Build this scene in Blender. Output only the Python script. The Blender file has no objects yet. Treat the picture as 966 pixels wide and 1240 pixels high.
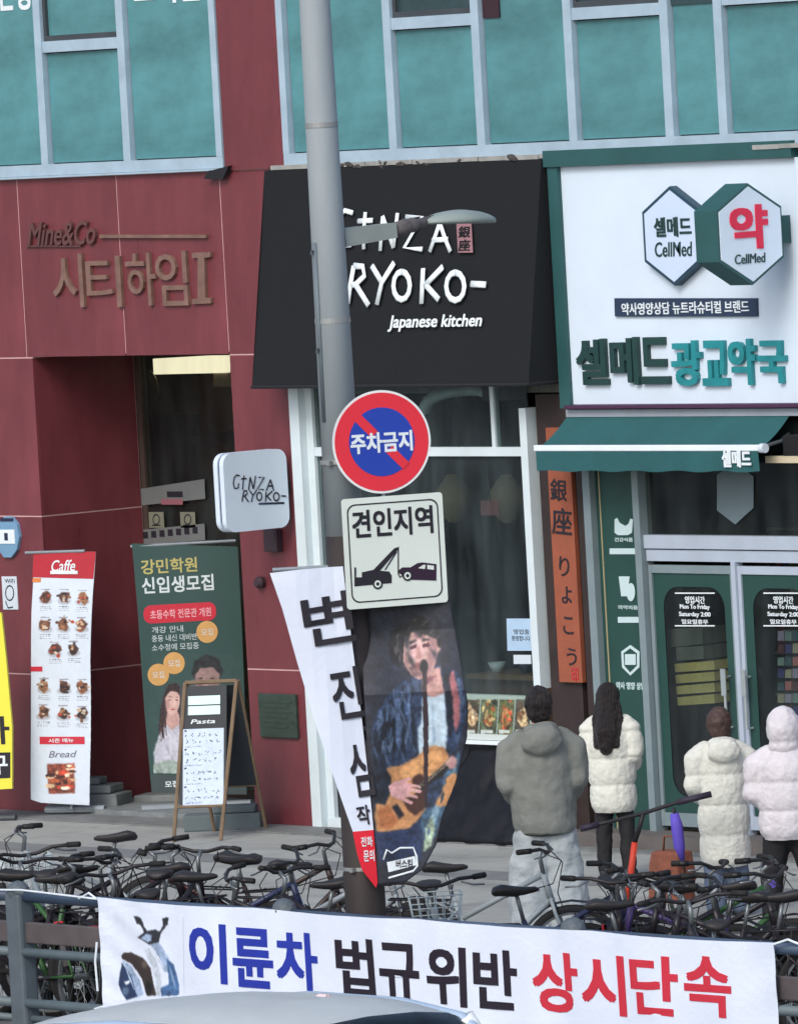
import bpy, bmesh, math, random
from math import sin, cos, pi, radians
from mathutils import Vector, Matrix, noise
random.seed(7)
SC = bpy.context.scene
COL = SC.collection

# ------------------------------------------------------------------ camera
PHI, DIST, FPX, ROLL, CAMZ, AIMZ = radians(50), 63.0, 9860.0, radians(3.2), 5.9, 2.5
CAM = Vector((DIST*sin(PHI), -DIST*cos(PHI), CAMZ))
FW = (Vector((0, 0, AIMZ)) - CAM).normalized()
_r0 = Vector((cos(PHI), sin(PHI), 0)); _u0 = _r0.cross(FW)
RT = cos(ROLL)*_r0 - sin(ROLL)*_u0
UP = sin(ROLL)*_r0 + cos(ROLL)*_u0
cd = bpy.data.cameras.new('camera'); co = bpy.data.objects.new('camera', cd); COL.objects.link(co)
co.matrix_world = Matrix.Translation(CAM) @ Matrix((RT, UP, -FW)).transposed().to_4x4()
cd.sensor_fit = 'VERTICAL'; cd.sensor_height = 36; cd.lens = 36*FPX/1240
cd.clip_start = 1; cd.clip_end = 5000
SC.camera = co

# ------------------------------------------------------------------ sky and sun
SUN_EL, SUN_AZ = radians(40), radians(158)          # azimuth of the sun measured from +y towards +x
w = bpy.data.worlds.new('World'); SC.world = w; w.use_nodes = True
nt = w.node_tree; bg = nt.nodes['Background']
sky = nt.nodes.new('ShaderNodeTexSky'); sky.sky_type = 'NISHITA'; sky.sun_disc = False
sky.sun_elevation = SUN_EL; sky.sun_rotation = SUN_AZ; sky.air_density = 1.0; sky.dust_density = 2.5; sky.ozone_density = .6
nt.links.new(sky.outputs[0], bg.inputs[0]); bg.inputs[1].default_value = 0.15
sd = bpy.data.lights.new('sun', 'SUN'); sd.energy = 1.0; sd.angle = radians(22); sd.color = (1, .985, .95)
so = bpy.data.objects.new('sun', sd); COL.objects.link(so)
sdir = Vector((sin(SUN_AZ)*cos(SUN_EL), cos(SUN_AZ)*cos(SUN_EL), sin(SUN_EL)))
so.rotation_euler = sdir.to_track_quat('Z', 'Y').to_euler(); so.location = (0, -20, 30)
SC.view_settings.view_transform = 'Standard'; SC.view_settings.look = 'None'
SC.view_settings.gamma = 1; SC.view_settings.exposure = 0.4

# ------------------------------------------------------------------ measuring: a photo pixel on a real plane
def ray(px, py): return FW + RT*((px-483)/FPX) - UP*((py-620)/FPX)
def at(px, py, Y=0.0):
    d = ray(px, py); return CAM + d*((Y-CAM.y)/d.y)
def ground(px, py, Z=0.0):
    d = ray(px, py); return CAM + d*((Z-CAM.z)/d.z)

class Plane:
    """a real flat plane through O facing n; U to the right, V up; used to lay out signs at true size"""
    def __init__(s, O, n):
        s.O = Vector(O); s.n = Vector(n).normalized()
        s.U = Vector((0, 0, 1)).cross(s.n).normalized(); s.V = s.n.cross(s.U)
    def uv(s, px, py):
        d = ray(px, py); p = CAM + d*((s.O-CAM).dot(s.n)/d.dot(s.n)) - s.O
        return (p.dot(s.U), p.dot(s.V))
    def P(s, u, v, h=0): return s.O + s.U*u + s.V*v + s.n*h

# ------------------------------------------------------------------ materials
def lin(c):
    return tuple(((x/255)/12.92 if x/255 <= .04045 else ((x/255+.055)/1.055)**2.4) for x in c) + (1,)
_M = {}; _RGB = {}
def M(name, rgb=None, rough=.6, metal=0, var=.12, scale=3.0, bump=0, bscale=60, spec=.4, rnd=0, emit=0, streak=0, bdist=.01, bst=None):
    if name in _M: return _M[name]
    _RGB[name] = (rgb, var)
    m = bpy.data.materials.new(name); m.use_nodes = True; t = m.node_tree; N = t.nodes; L = t.links
    b = N['Principled BSDF']; b.inputs['Roughness'].default_value = rough; b.inputs['Metallic'].default_value = metal
    b.inputs['Specular IOR Level'].default_value = spec
    c = lin(rgb)
    tc = N.new('ShaderNodeTexCoord')
    mp = N.new('ShaderNodeMapping'); L.new(tc.outputs['Object'], mp.inputs[0])
    if streak: mp.inputs['Scale'].default_value = (1, 1, 1/streak)
    nz = N.new('ShaderNodeTexNoise'); nz.inputs['Scale'].default_value = scale; nz.inputs['Detail'].default_value = 7
    nz.inputs['Roughness'].default_value = .62
    L.new(mp.outputs[0], nz.inputs['Vector'])
    mr = N.new('ShaderNodeMapRange'); mr.inputs[1].default_value = .28; mr.inputs[2].default_value = .72
    mr.inputs[3].default_value = 1-var; mr.inputs[4].default_value = 1+var; L.new(nz.outputs['Fac'], mr.inputs[0])
    src = mr.outputs[0]
    if rnd:
        oi = N.new('ShaderNodeObjectInfo'); m2 = N.new('ShaderNodeMapRange')
        m2.inputs[3].default_value = 1-rnd; m2.inputs[4].default_value = 1+rnd; L.new(oi.outputs['Random'], m2.inputs[0])
        mm = N.new('ShaderNodeMath'); mm.operation = 'MULTIPLY'; L.new(src, mm.inputs[0]); L.new(m2.outputs[0], mm.inputs[1]); src = mm.outputs[0]
    hs = N.new('ShaderNodeVectorMath'); hs.operation = 'SCALE'; hs.inputs[0].default_value = c[:3]
    L.new(src, hs.inputs['Scale']); L.new(hs.outputs[0], b.inputs['Base Color'])
    rr = N.new('ShaderNodeMapRange'); rr.inputs[3].default_value = max(.02, rough-.1); rr.inputs[4].default_value = min(1, rough+.1)
    L.new(nz.outputs['Fac'], rr.inputs[0]); L.new(rr.outputs[0], b.inputs['Roughness'])
    if bump:
        n2 = N.new('ShaderNodeTexNoise'); n2.inputs['Scale'].default_value = bscale; n2.inputs['Detail'].default_value = 5
        L.new(tc.outputs['Object'], n2.inputs['Vector'])
        if bst:
            m3 = N.new('ShaderNodeMapping'); m3.inputs['Scale'].default_value = bst; L.new(tc.outputs['Object'], m3.inputs[0]); L.new(m3.outputs[0], n2.inputs['Vector'])
        bp = N.new('ShaderNodeBump'); bp.inputs['Strength'].default_value = bump; bp.inputs['Distance'].default_value = bdist
        L.new(n2.outputs['Fac'], bp.inputs['Height']); L.new(bp.outputs[0], b.inputs['Normal'])
    if emit:
        b.inputs['Emission Color'].default_value = c; b.inputs['Emission Strength'].default_value = emit
    _M[name] = m; return m
def glass(name, tint, alpha, rough=.04):
    """window glass: lets light through, tinted, with a surface reflection"""
    if name in _M: return _M[name]
    m = bpy.data.materials.new(name); m.use_nodes = True; t = m.node_tree; N = t.nodes; L = t.links
    N.remove(N['Principled BSDF'])
    tr = N.new('ShaderNodeBsdfTransparent'); tr.inputs[0].default_value = lin(tint)
    gl = N.new('ShaderNodeBsdfGlossy'); gl.inputs[0].default_value = (.75, .8, .82, 1); gl.inputs['Roughness'].default_value = rough
    df = N.new('ShaderNodeBsdfDiffuse'); df.inputs[0].default_value = (.20, .25, .27, 1)
    fr = N.new('ShaderNodeFresnel'); fr.inputs[0].default_value = 1.5
    nz = N.new('ShaderNodeTexNoise'); nz.inputs['Scale'].default_value = 1.6; nz.inputs['Detail'].default_value = 4
    mr = N.new('ShaderNodeMapRange'); mr.inputs[1].default_value = .35; mr.inputs[2].default_value = .8
    mr.inputs[3].default_value = alpha*.3; mr.inputs[4].default_value = alpha*1.8; L.new(nz.outputs[0], mr.inputs[0])
    tc = N.new('ShaderNodeTexCoord'); mp = N.new('ShaderNodeMapping'); mp.inputs['Scale'].default_value = (3, 1, .7); L.new(tc.outputs['Object'], mp.inputs[0]); L.new(mp.outputs[0], nz.inputs['Vector'])  # pale streaky veil: glass dirt, stretched to imitate faint tree reflections
    a = N.new('ShaderNodeMixShader'); L.new(mr.outputs[0], a.inputs[0]); L.new(tr.outputs[0], a.inputs[1]); L.new(df.outputs[0], a.inputs[2])
    x = N.new('ShaderNodeMixShader'); ge = N.new('ShaderNodeNewGeometry'); iv = N.new('ShaderNodeMath'); iv.operation = 'SUBTRACT'; iv.inputs[0].default_value = 1; L.new(ge.outputs['Backfacing'], iv.inputs[1])
    mu = N.new('ShaderNodeMath'); mu.operation = 'MULTIPLY'; L.new(fr.outputs[0], mu.inputs[0]); L.new(iv.outputs[0], mu.inputs[1]); L.new(mu.outputs[0], x.inputs[0]); L.new(a.outputs[0], x.inputs[1]); L.new(gl.outputs[0], x.inputs[2])
    L.new(x.outputs[0], N['Material Output'].inputs[0]); _M[name] = m; return m

# ------------------------------------------------------------------ objects, things, parts
WL = {}
def link(name, me, mat, parent=None, smooth=False):
    """mesh in world coordinates -> object with its origin at its own base"""
    n = len(me.vertices)
    if n:
        import numpy as np
        a = np.empty(n*3); me.vertices.foreach_get('co', a); a = a.reshape(-1, 3)
        c = (a.min(0)+a.max(0))/2; c[2] = a[:, 2].min(); a -= c; me.vertices.foreach_set('co', a.ravel())
        c = Vector(c)
    else: c = Vector((0, 0, 0))
    if mat is not None and not me.materials:
        for x in (mat if isinstance(mat, (list, tuple)) else [mat]): me.materials.append(x)
    if smooth: me.polygons.foreach_set('use_smooth', [True]*len(me.polygons))
    me.update()
    o = bpy.data.objects.new(name, me); COL.objects.link(o)
    base = WL.get(parent.name, Vector((0, 0, 0))) if parent else Vector((0, 0, 0))
    if parent: o.parent = parent
    o.location = c - base; WL[o.name] = c
    return o
def tag(o, label, cat, group=None):
    o['label'] = label; o['category'] = cat
    if group: o['group'] = group
    return o
def thing(name, label, cat, loc=(0, 0, 0), group=None):
    o = bpy.data.objects.new(name, None); COL.objects.link(o); o.location = loc; o.empty_display_size = .2
    WL[o.name] = Vector(loc); return tag(o, label, cat, group)
def struct(name, me, mat, kind='structure'):
    o = link(name, me, mat); o['kind'] = kind; return o
def copy_tree(o, parent=None):
    c = o.copy(); COL.objects.link(c); c.parent = parent
    for ch in list(o.children): copy_tree(ch, c)
    return c

class MB:
    """collects shapes into one bmesh"""
    def __init__(s): s.b = bmesh.new()
    def box(s, x0, x1, y0, y1, z0, z1, bev=0):
        vs = [s.b.verts.new((x, y, z)) for z in (z0, z1) for x, y in ((x0, y0), (x1, y0), (x1, y1), (x0, y1))]
        fs = [s.b.faces.new([vs[i] for i in f]) for f in ((3, 2, 1, 0), (4, 5, 6, 7), (0, 1, 5, 4), (1, 2, 6, 5), (2, 3, 7, 6), (3, 0, 4, 7))]
        if bev: bmesh.ops.bevel(s.b, geom=list({e for f in fs for e in f.edges}), offset=bev, segments=2, affect='EDGES', profile=.5)
        return s
    def hexa(s, pts):
        vs = [s.b.verts.new(p) for p in pts]
        for f in ((3, 2, 1, 0), (4, 5, 6, 7), (0, 1, 5, 4), (1, 2, 6, 5), (2, 3, 7, 6), (3, 0, 4, 7)): s.b.faces.new([vs[i] for i in f])
        return s
    def face(s, pts): s.b.faces.new([s.b.verts.new(p) for p in pts]); return s
    def prism(s, pts, d):
        """closed outline pts (3D, counter-clockwise seen from the front) pushed back by vector d"""
        d = Vector(d); n = len(pts)
        a = [s.b.verts.new(Vector(p)) for p in pts]; c = [s.b.verts.new(Vector(p)+d) for p in pts]
        s.b.faces.new(a); s.b.faces.new(c[::-1])
        for i in range(n): j = (i+1) % n; s.b.faces.new((a[i], c[i], c[j], a[j]))
        return s
    def tube(s, pts, r, n=8, caps=True, flat=None):
        pts = [Vector(p) for p in pts]; rs = r if isinstance(r, (list, tuple)) else [r]*len(pts)
        rings = []; prev = None
        for i, p in enumerate(pts):
            t = (pts[min(i+1, len(pts)-1)]-pts[max(i-1, 0)])
            if t.length < 1e-9: t = Vector((0, 0, 1))
            t.normalize()
            if flat is not None: a = flat.normalized(); b_ = t.cross(a).normalized()
            else:
                a = prev if prev is not None else (Vector((0, 0, 1)) if abs(t.z) < .9 else Vector((1, 0, 0)))
                a = (a-t*a.dot(t)).normalized(); prev = a; b_ = t.cross(a)
            k = .3 if flat is not None else 1
            rings.append([s.b.verts.new(p+(a*cos(2*pi*j/n)*k+b_*sin(2*pi*j/n))*rs[i]) for j in range(n)])
        for q in range(len(rings)-1):
            A, B = rings[q], rings[q+1]
            for j in range(n): k = (j+1) % n; s.b.faces.new((A[j], A[k], B[k], B[j]))
        if caps: s.b.faces.new(rings[0][::-1]); s.b.faces.new(rings[-1])
        return s
    def lathe(s, prof, O, axis, n=24):
        """profile [(r, h)] turned round axis through O"""
        O = Vector(O); ax = Vector(axis).normalized(); a = ax.orthogonal().normalized(); b_ = ax.cross(a)
        rings = [[s.b.verts.new(O+ax*h+(a*cos(2*pi*j/n)+b_*sin(2*pi*j/n))*max(r, 1e-4)) for j in range(n)] for r, h in prof]
        for q in range(len(rings)-1):
            A, B = rings[q], rings[q+1]
            for j in range(n): k = (j+1) % n; s.b.faces.new((A[j], A[k], B[k], B[j]))
        s.b.faces.new(rings[0][::-1]); s.b.faces.new(rings[-1]); return s
    def ell(s, c, r, rot=None, sub=2):
        g = bmesh.ops.create_icosphere(s.b, subdivisions=sub, radius=1)
        m = Matrix.Translation(Vector(c)) @ (rot.to_4x4() if rot else Matrix.Identity(4)) @ Matrix.Diagonal((*r, 1))
        bmesh.ops.transform(s.b, matrix=m, verts=g['verts']); return s
    def me(s, name='mesh', fix=True):
        if fix: bmesh.ops.recalc_face_normals(s.b, faces=s.b.faces)
        m = bpy.data.meshes.new(name); s.b.to_mesh(m); s.b.free(); return m
    def out(s, name, mat, parent=None, smooth=False, fix=True): return link(name, s.me(name, fix), mat, parent, smooth)

def bx(name, x0, x1, y0, y1, z0, z1, mat, parent=None, bev=0):
    return MB().box(x0, x1, y0, y1, z0, z1, bev).out(name, mat, parent)

def poly(name, pl, px, h0, h1, mat, parent, uv=False):
    """outline (photo pixels, or u/v metres) on a plane, from depth h0 to h1 in front of it"""
    q = px if uv else [pl.uv(*p) for p in px]
    ar = sum(q[i][0]*q[(i+1) % len(q)][1]-q[(i+1) % len(q)][0]*q[i][1] for i in range(len(q)))
    if ar < 0: q = q[::-1]
    return MB().prism([pl.P(u, v, h1) for u, v in q], -pl.n*(h1-h0)).out(name, mat, parent)
def rect(x0, y0, x1, y1, k=.056, mid=None):
    """pixel rectangle that leans with the photograph's roll"""
    cx = (x0+x1)/2; cy = (y0+y1)/2
    return [(x0+(y-cy)*k*.98, y) for y in (y1,)] + [(x1+(y1-cy)*k, y1), (x1+(y0-cy)*k, y0), (x0+(y0-cy)*k, y0)]
def ellp(cx, cy, rx, ry, n=20): return [(cx+rx*cos(2*pi*i/n), cy+ry*sin(2*pi*i/n)) for i in range(n)]
def rrect(u0, u1, v0, v1, r, n=5):
    out = []
    for cx, cy, a in ((u1-r, v1-r, 0), (u0+r, v1-r, 90), (u0+r, v0+r, 180), (u1-r, v0+r, 270)):
        out += [(cx+r*cos(radians(a+90*i/n)), cy+r*sin(radians(a+90*i/n))) for i in range(n+1)]
    return out
def uvbox(pl, x0, y0, x1, y1):
    cx, cy = (x0+x1)/2, (y0+y1)/2
    return pl.uv(x0, cy)[0], pl.uv(x1, cy)[0], pl.uv(cx, y1)[1], pl.uv(cx, y0)[1]
_G = {}
def glyphs(s, off, shear=0):
    c = bpy.data.curves.new('text', 'FONT'); c.body = s; c.size = 1; c.offset = off; c.shear = shear; c.resolution_u = 3
    o = bpy.data.objects.new('text', c)
    m = bpy.data.meshes.new_from_object(o)
    bpy.data.objects.remove(o); bpy.data.curves.remove(c); return m
def text(name, s, pl, box, h0, h1, mat, parent, off=.0, shear=0, uv=False, rot=0, warp=None):
    """lettering fitted to a box on a plane, with real thickness; bold = the strokes spread sideways"""
    u0, u1, v0, v1 = box if uv else uvbox(pl, *box)
    bold = off > .016; m = glyphs(s, 0 if bold else off, shear)
    xs = [v.co.x for v in m.vertices]; ys = [v.co.y for v in m.vertices]
    xa, xb, ya, yb = min(xs), max(xs), min(ys), max(ys)
    e = off*.85 if bold else 0
    b = bmesh.new(); b.from_mesh(m); bpy.data.meshes.remove(m)
    bmesh.ops.dissolve_limit(b, angle_limit=.02, verts=b.verts, edges=b.edges)
    bmesh.ops.triangulate(b, faces=b.faces)
    for f in b.faces: f.smooth = False
    g = bmesh.ops.extrude_face_region(b, geom=list(b.faces))
    for q in g['geom']:
        if isinstance(q, bmesh.types.BMVert): q.co.z = 1
    bmesh.ops.recalc_face_normals(b, faces=b.faces)
    base = [v.co.copy() for v in b.verts]; n0 = len(base)
    tris = [[v.index for v in f.verts] for f in b.faces] if b.verts.index_update() is None else []
    b.free(); cu, cv = (u0+u1)/2, (v0+v1)/2
    sh = [(-e, -.94*e), (.96*e, -e), (e, .95*e), (-.93*e, e)] if bold else [(0, 0)]
    V_, F_ = [], []
    sx_ = (u1-u0)/(xb-xa+2*e); sy_ = (v1-v0)/(yb-ya+2*e)
    for k, (dx_, dy_) in enumerate(sh):
        for c in base:
            u = u0+(c.x-xa+e+dx_)*sx_; q = v0+(c.y-ya+e+dy_)*sy_
            if rot: du, dv = u-cu, q-cv; u = cu+du*cos(rot)-dv*sin(rot); q = cv+du*sin(rot)+dv*cos(rot)
            h = h0+(h1-h0+k*.00025)*c.z
            V_.append(warp(u, q, h) if warp else pl.P(u, q, h))
        F_ += [[i+k*n0 for i in t] for t in tris]
    me = bpy.data.meshes.new(name); me.from_pydata(V_, [], F_); return link(name, me, mat, parent)
def strokes(name, pl, lines, r, h, mat, parent, xf=None, warp=None):
    """brush strokes: each line a flattened tube on the plane (pixels), r in metres"""
    b = MB(); e = 0
    for ln in lines:
        p = [pl.uv(*(xf(*q) if xf else q)) for q in ln]; e += 1
        b.tube([(warp(u, v, h) if warp else pl.P(u, v, h+e*2e-4)) for u, v in p], r, 8, flat=pl.n)
    return b.out(name, mat, parent, smooth=True)

# ------------------------------------------------------------------ printed pictures (flat print on banners and posters)
import numpy as np
def _inside(q, U, V):
    r = np.zeros(U.shape, bool); n = len(q)
    for i in range(n):
        (x0, y0), (x1, y1) = q[i], q[(i+1) % n]
        if y0 == y1: continue
        c = ((V >= y0) != (V >= y1)) & (U < (x1-x0)*(V-y0)/(y1-y0)+x0); r ^= c
    return r
def _blur(a, s):
    if s <= 0: return a
    k = np.exp(-.5*(np.arange(-int(3*s)-1, int(3*s)+2)/s)**2); k /= k.sum(); p = len(k)//2
    a = np.pad(a, ((p, p), (p, p)), 'edge')
    a = np.apply_along_axis(lambda m: np.convolve(m, k, 'valid'), 0, a); return np.apply_along_axis(lambda m: np.convolve(m, k, 'valid'), 1, a)
def _noise(shape, s, rng):
    a = _blur(rng.standard_normal(shape), s); return a/(a.std()+1e-9)
def printmat():
    if 'printed_ink' in _M: return _M['printed_ink']
    m = bpy.data.materials.new('printed_ink'); m.use_nodes = True; N = m.node_tree.nodes; b = N['Principled BSDF']; b.inputs['Roughness'].default_value = .6
    a = N.new('ShaderNodeAttribute'); a.attribute_name = 'ink'; m.node_tree.links.new(a.outputs['Color'], b.inputs['Base Color']); _M['printed_ink'] = m; return m
def print_sheet(name, pl, outline, layers, parent, warp, h, cell=.0048, seed=1, uv=False):
    cv_ = (lambda x: x) if uv else (lambda x: pl.uv(*x))
    warp = warp or pl.P
    """layers: (outline px, rgb, soft edge in cells, grain) painted in order on a fine grid inside the outline"""
    rng = np.random.default_rng(seed); q = [cv_(p) for p in outline]
    u0, u1 = min(a for a, b in q), max(a for a, b in q); v0, v1 = min(b for a, b in q), max(b for a, b in q)
    nu, nv = int((u1-u0)/cell)+1, int((v1-v0)/cell)+1
    U, V = np.meshgrid(u0+(np.arange(nu)+.5)*cell, v0+(np.arange(nv)+.5)*cell)
    img = np.zeros((nv, nu, 3)); g1, g2 = _noise(U.shape, 1.2, rng), _noise(U.shape, 4, rng); g3 = _noise(U.shape, 2.2, rng)
    for pts, rgb, soft, grain in layers:
        p = [cv_(x) for x in pts]; m = _blur(_inside(p, U, V).astype(float), soft)
        m = np.clip(m+.12*g3*m*(1-m)*4, 0, 1)
        c = np.array(rgb, float)[None, None, :]*(1+grain*(.5*g1+.6*g2))[..., None]
        img = img*(1-m[..., None])+c*m[..., None]
    img = np.clip(img, 4, 250)/255; lin_ = np.where(img <= .04045, img/12.92, ((img+.055)/1.055)**2.4)
    keep = _inside(q, U, V); idx = -np.ones((nv+1, nu+1), int); need = np.zeros((nv+1, nu+1), bool)
    for a in (0, 1):
        for b in (0, 1): need[a:a+nv, b:b+nu] |= keep
    idx[need] = np.arange(need.sum()); jj, ii = np.nonzero(need)
    VV = [warp(u0+i*cell, v0+j*cell, h) for j, i in zip(jj.tolist(), ii.tolist())]
    j, i = np.nonzero(keep); F = np.stack([idx[j, i], idx[j, i+1], idx[j+1, i+1], idx[j+1, i]], 1)
    me = bpy.data.meshes.new(name); me.from_pydata(VV, [], F.tolist())
    ca = me.color_attributes.new('ink', 'FLOAT_COLOR', 'CORNER')
    c4 = np.ones((len(F), 4)); c4[:, :3] = lin_[j, i]; ca.data.foreach_set('color', np.repeat(c4, 4, 0).ravel().astype(np.float32))
    return link(name, me, printmat(), parent)
def stroke_poly(x0, y0, x1, y1, w_):
    dx, dy = x1-x0, y1-y0; l = math.hypot(dx, dy)+1e-6; a, b = -dy/l*w_/2, dx/l*w_/2
    return [(x0+a*.3, y0+b*.3), ((x0+x1)/2+a, (y0+y1)/2+b), (x1+a*.3, y1+b*.3), (x1-a*.3, y1-b*.3), ((x0+x1)/2-a, (y0+y1)/2-b), (x0-a*.3, y0-b*.3)]

# ------------------------------------------------------------------ palette
red = M('red_granite', (112, 55, 62), .30, var=.26, scale=2.6, bump=.25, bscale=220, rnd=.035, streak=3)
darkred = red
joint = M('joint_mortar', (206, 168, 168), .9)
alu = M('pale_window_frame', (160, 182, 198), .5, var=.12, scale=5)
teal = M('teal_glass_film', (84, 138, 145), .16, var=.42, scale=.8, spec=.5, rnd=.10, streak=.5, bump=.02, bscale=1.5)  # broad tone noise in the colour stands in for soft reflections
white = M('white_paint', (222, 232, 238), .5, var=.06)
whitesign = M('white_sign_panel', (208, 223, 238), .45, var=.05, scale=2)
black = M('black_paint', (30, 30, 34), .6)
fabric = M('black_awning_fabric', (18, 22, 27), .9, var=.12, scale=3, bump=.4, bscale=25)
concrete = M('concrete', (150, 152, 150), .9, var=.25, scale=6, bump=.6, bscale=40)
grey = M('grey_metal', (132, 142, 150), .55, var=.14, scale=5)
dgrey = M('dark_grey_metal', (62, 68, 74), .55, var=.2, scale=6)
green = M('dark_green_metal', (42, 84, 86), .5, var=.12, scale=3)
gfab = M('green_awning_fabric', (38, 88, 92), .85, var=.12, scale=3, bump=.4, bscale=25)
gfilm = M('green_door_film', (36, 70, 66), .4, var=.12)
bronze = M('tarnished_bronze', (128, 100, 90), .5, var=.3, scale=9, metal=.2)
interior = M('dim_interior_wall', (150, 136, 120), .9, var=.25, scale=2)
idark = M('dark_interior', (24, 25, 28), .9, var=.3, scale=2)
clear = glass('shop_glass', (228, 230, 224), .06)
dglass = glass('dark_shop_glass', (222, 230, 230), .10)
wood = M('worn_wood', (122, 104, 84), .75, var=.25, scale=8, bump=.3)
stone = M('grey_stone', (122, 128, 130), .85, var=.25, scale=7, bump=.5, bscale=30)
paper = M('paper', (200, 212, 222), .7, var=.05)
navy = M('navy_print', (34, 44, 72), .5)
ink = M('black_ink', (34, 32, 42), .6, var=.1)
redp = M('red_print', (196, 44, 64), .55, var=.08)
bluep = M('blue_print', (34, 62, 150), .55, var=.08)

# ------------------------------------------------------------------ ground, road, kerb
def sheet(x0, x1, y0, y1, z): return MB().face([(x0, y0, z), (x1, y0, z), (x1, y1, z), (x0, y1, z)]).me('sheet')
gmat = M('far_ground', (110, 112, 110), .95)
struct('ground', sheet(-1500, 1500, -1500, 1500, -.16), gmat)
asphalt = M('asphalt', (62, 66, 72), .9, var=.22, scale=1.2, bump=.5, bscale=90)
struct('road', sheet(-120, 140, -34, -10.62, -.13), asphalt)
pavem = M('smooth_grey_paving', (160, 163, 160), .82, var=.13, scale=.9, bump=.25, bscale=70)
def joints(m, w_, h_, dark, stain=.25):
    t = m.node_tree; N = t.nodes; L = t.links; b = N['Principled BSDF']; src = b.inputs['Base Color'].links[0].from_socket
    tc = N.new('ShaderNodeTexCoord'); br = N.new('ShaderNodeTexBrick'); br.inputs['Scale'].default_value = 1; br.inputs['Brick Width'].default_value = w_; br.inputs['Row Height'].default_value = h_
    br.inputs['Mortar Size'].default_value = .006; br.inputs['Mortar Smooth'].default_value = .4
    br.inputs['Color1'].default_value = (1, 1, 1, 1); br.inputs['Color2'].default_value = (.90, .90, .91, 1); br.inputs['Mortar'].default_value = (dark, dark, dark, 1)
    L.new(tc.outputs['Object'], br.inputs['Vector'])
    n2 = N.new('ShaderNodeTexNoise'); n2.inputs['Scale'].default_value = 2.3; n2.inputs['Detail'].default_value = 8; n2.inputs['Distortion'].default_value = .8; L.new(tc.outputs['Object'], n2.inputs['Vector'])
    mr = N.new('ShaderNodeMapRange'); mr.inputs[1].default_value = .52; mr.inputs[2].default_value = .72; mr.inputs[3].default_value = 1; mr.inputs[4].default_value = 1-stain; L.new(n2.outputs[0], mr.inputs[0])
    v1 = N.new('ShaderNodeVectorMath'); v1.operation = 'MULTIPLY'; L.new(src, v1.inputs[0]); L.new(br.outputs['Color'], v1.inputs[1])
    v2 = N.new('ShaderNodeVectorMath'); v2.operation = 'SCALE'; L.new(v1.outputs[0], v2.inputs[0]); L.new(mr.outputs[0], v2.inputs['Scale']); L.new(v2.outputs[0], b.inputs['Base Color'])
joints(pavem, .6, .3, .72)
struct('pavement', MB().box(-60, 90, -10.42, -.02, -.3, 0).me(), pavem)
kerb = MB()
for i in range(60): kerb.box(-20+i, -19.008+i, -10.62, -10.424, -.3, .004)
struct('kerb', kerb.me(), stone)
line = MB()
for i in range(12): line.box(-30+i*8, -27+i*8, -17.86, -17.7, -.127, -.123)
struct('road_marking', line.me(), white)
struct('shade_strip', MB().box(-60, 90, -.46, -.02, .002, .012).me(), M('dark_shade_strip', (116, 120, 120), .7, var=.25, scale=5, bump=.4))  # soft shade along the facade put in as a dark strip
struct('shade_band', MB().box(-60, 90, -2.15, -1.75, .002, .006).me(), M('dark_shade_band', (120, 124, 126), .8, var=.2, scale=3, bump=.3))  # shadow band across the pavement put in as a darker strip

# ------------------------------------------------------------------ the building
B = thing('commercial_building', 'red granite building with teal windows above street shops', 'building', (0, 0, 0))
def bp(name, *a, mat=None, bev=0): return bx(name, *a, mat, B, bev)
# mortar backing, then each stone panel proud of it
bp('wall', -12, -4.539, .004, 1.05, 0, 3.762, mat=joint)
bp('wall', -12, -1.243, .004, .4, 3.765, 5.2, mat=joint)
bp('wall', -1.976, -1.243, .004, 1.2, 0, 3.762, mat=joint)
bp('wall', -1.86, -1.16, -.016, .4, 5.2, 9, mat=joint)
bp('wall', -1.24, 12, .3, .6, 3.4, 5.2, mat=concrete)
J = .006
def panel(x0, x1, z0, z1, y0=0, y1=.03):
    bx('stone_panel', x0+J, x1-J, y0, y1, z0+J, z1-J, red, B)
xs = [-11.2, -9.9, -8.55, -7.25, -5.93, -4.61, -3.30, -1.98, -1.24]
for a, b in zip(xs, xs[1:]): panel(a, b, 3.74, 5.2)
for a, b in zip([-11.2, -9.9, -8.55, -7.25, -5.93], [-9.9, -8.55, -7.25, -5.93, -4.55]):
    for z0, z1 in ((.0, 1.14), (1.14, 2.44), (2.44, 3.74)): panel(a, b+(.021 if b > -4.6 else 0), z0, z1)
for z0, z1 in ((.0, 1.24), (1.24, 3.74)): panel(-1.98, -1.24, z0, z1)
for z0, z1 in ((5.195, 6.9), (6.9, 9)): panel(-1.88, -1.13, z0, z1, -.02, .03)
# reveal of the entrance: panels facing +x
for z0, z1 in ((.0, 1.14), (1.14, 2.44), (2.44, 3.74)): bx('reveal_panel', -4.558, -4.535, .031, 1.04, z0+J, z1-J, red, B)
for z0, z1 in ((.0, 1.24), (1.24, 3.74)): bx('reveal_panel', -1.98, -1.972, .04, 1.04, z0+J, z1-J, red, B)
bp('soffit', -4.535, -1.98, .04, 1.05, 3.745, 3.76, mat=interior)
bp('lobby_ceiling', -8, -1.3, 1.06, 2.9, 3.76, 3.8, mat=interior)
bp('threshold', -4.535, -1.98, .0, 1.05, 0, .05, mat=stone)
# upper walls outside the windows
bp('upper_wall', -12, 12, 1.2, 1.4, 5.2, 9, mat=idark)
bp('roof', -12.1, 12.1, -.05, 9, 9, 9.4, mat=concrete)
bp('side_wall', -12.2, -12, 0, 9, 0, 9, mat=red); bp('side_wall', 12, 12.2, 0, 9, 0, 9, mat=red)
bp('floor_slab', -12, 12, .6, 9, 3.9, 4.1, mat=idark)
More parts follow.
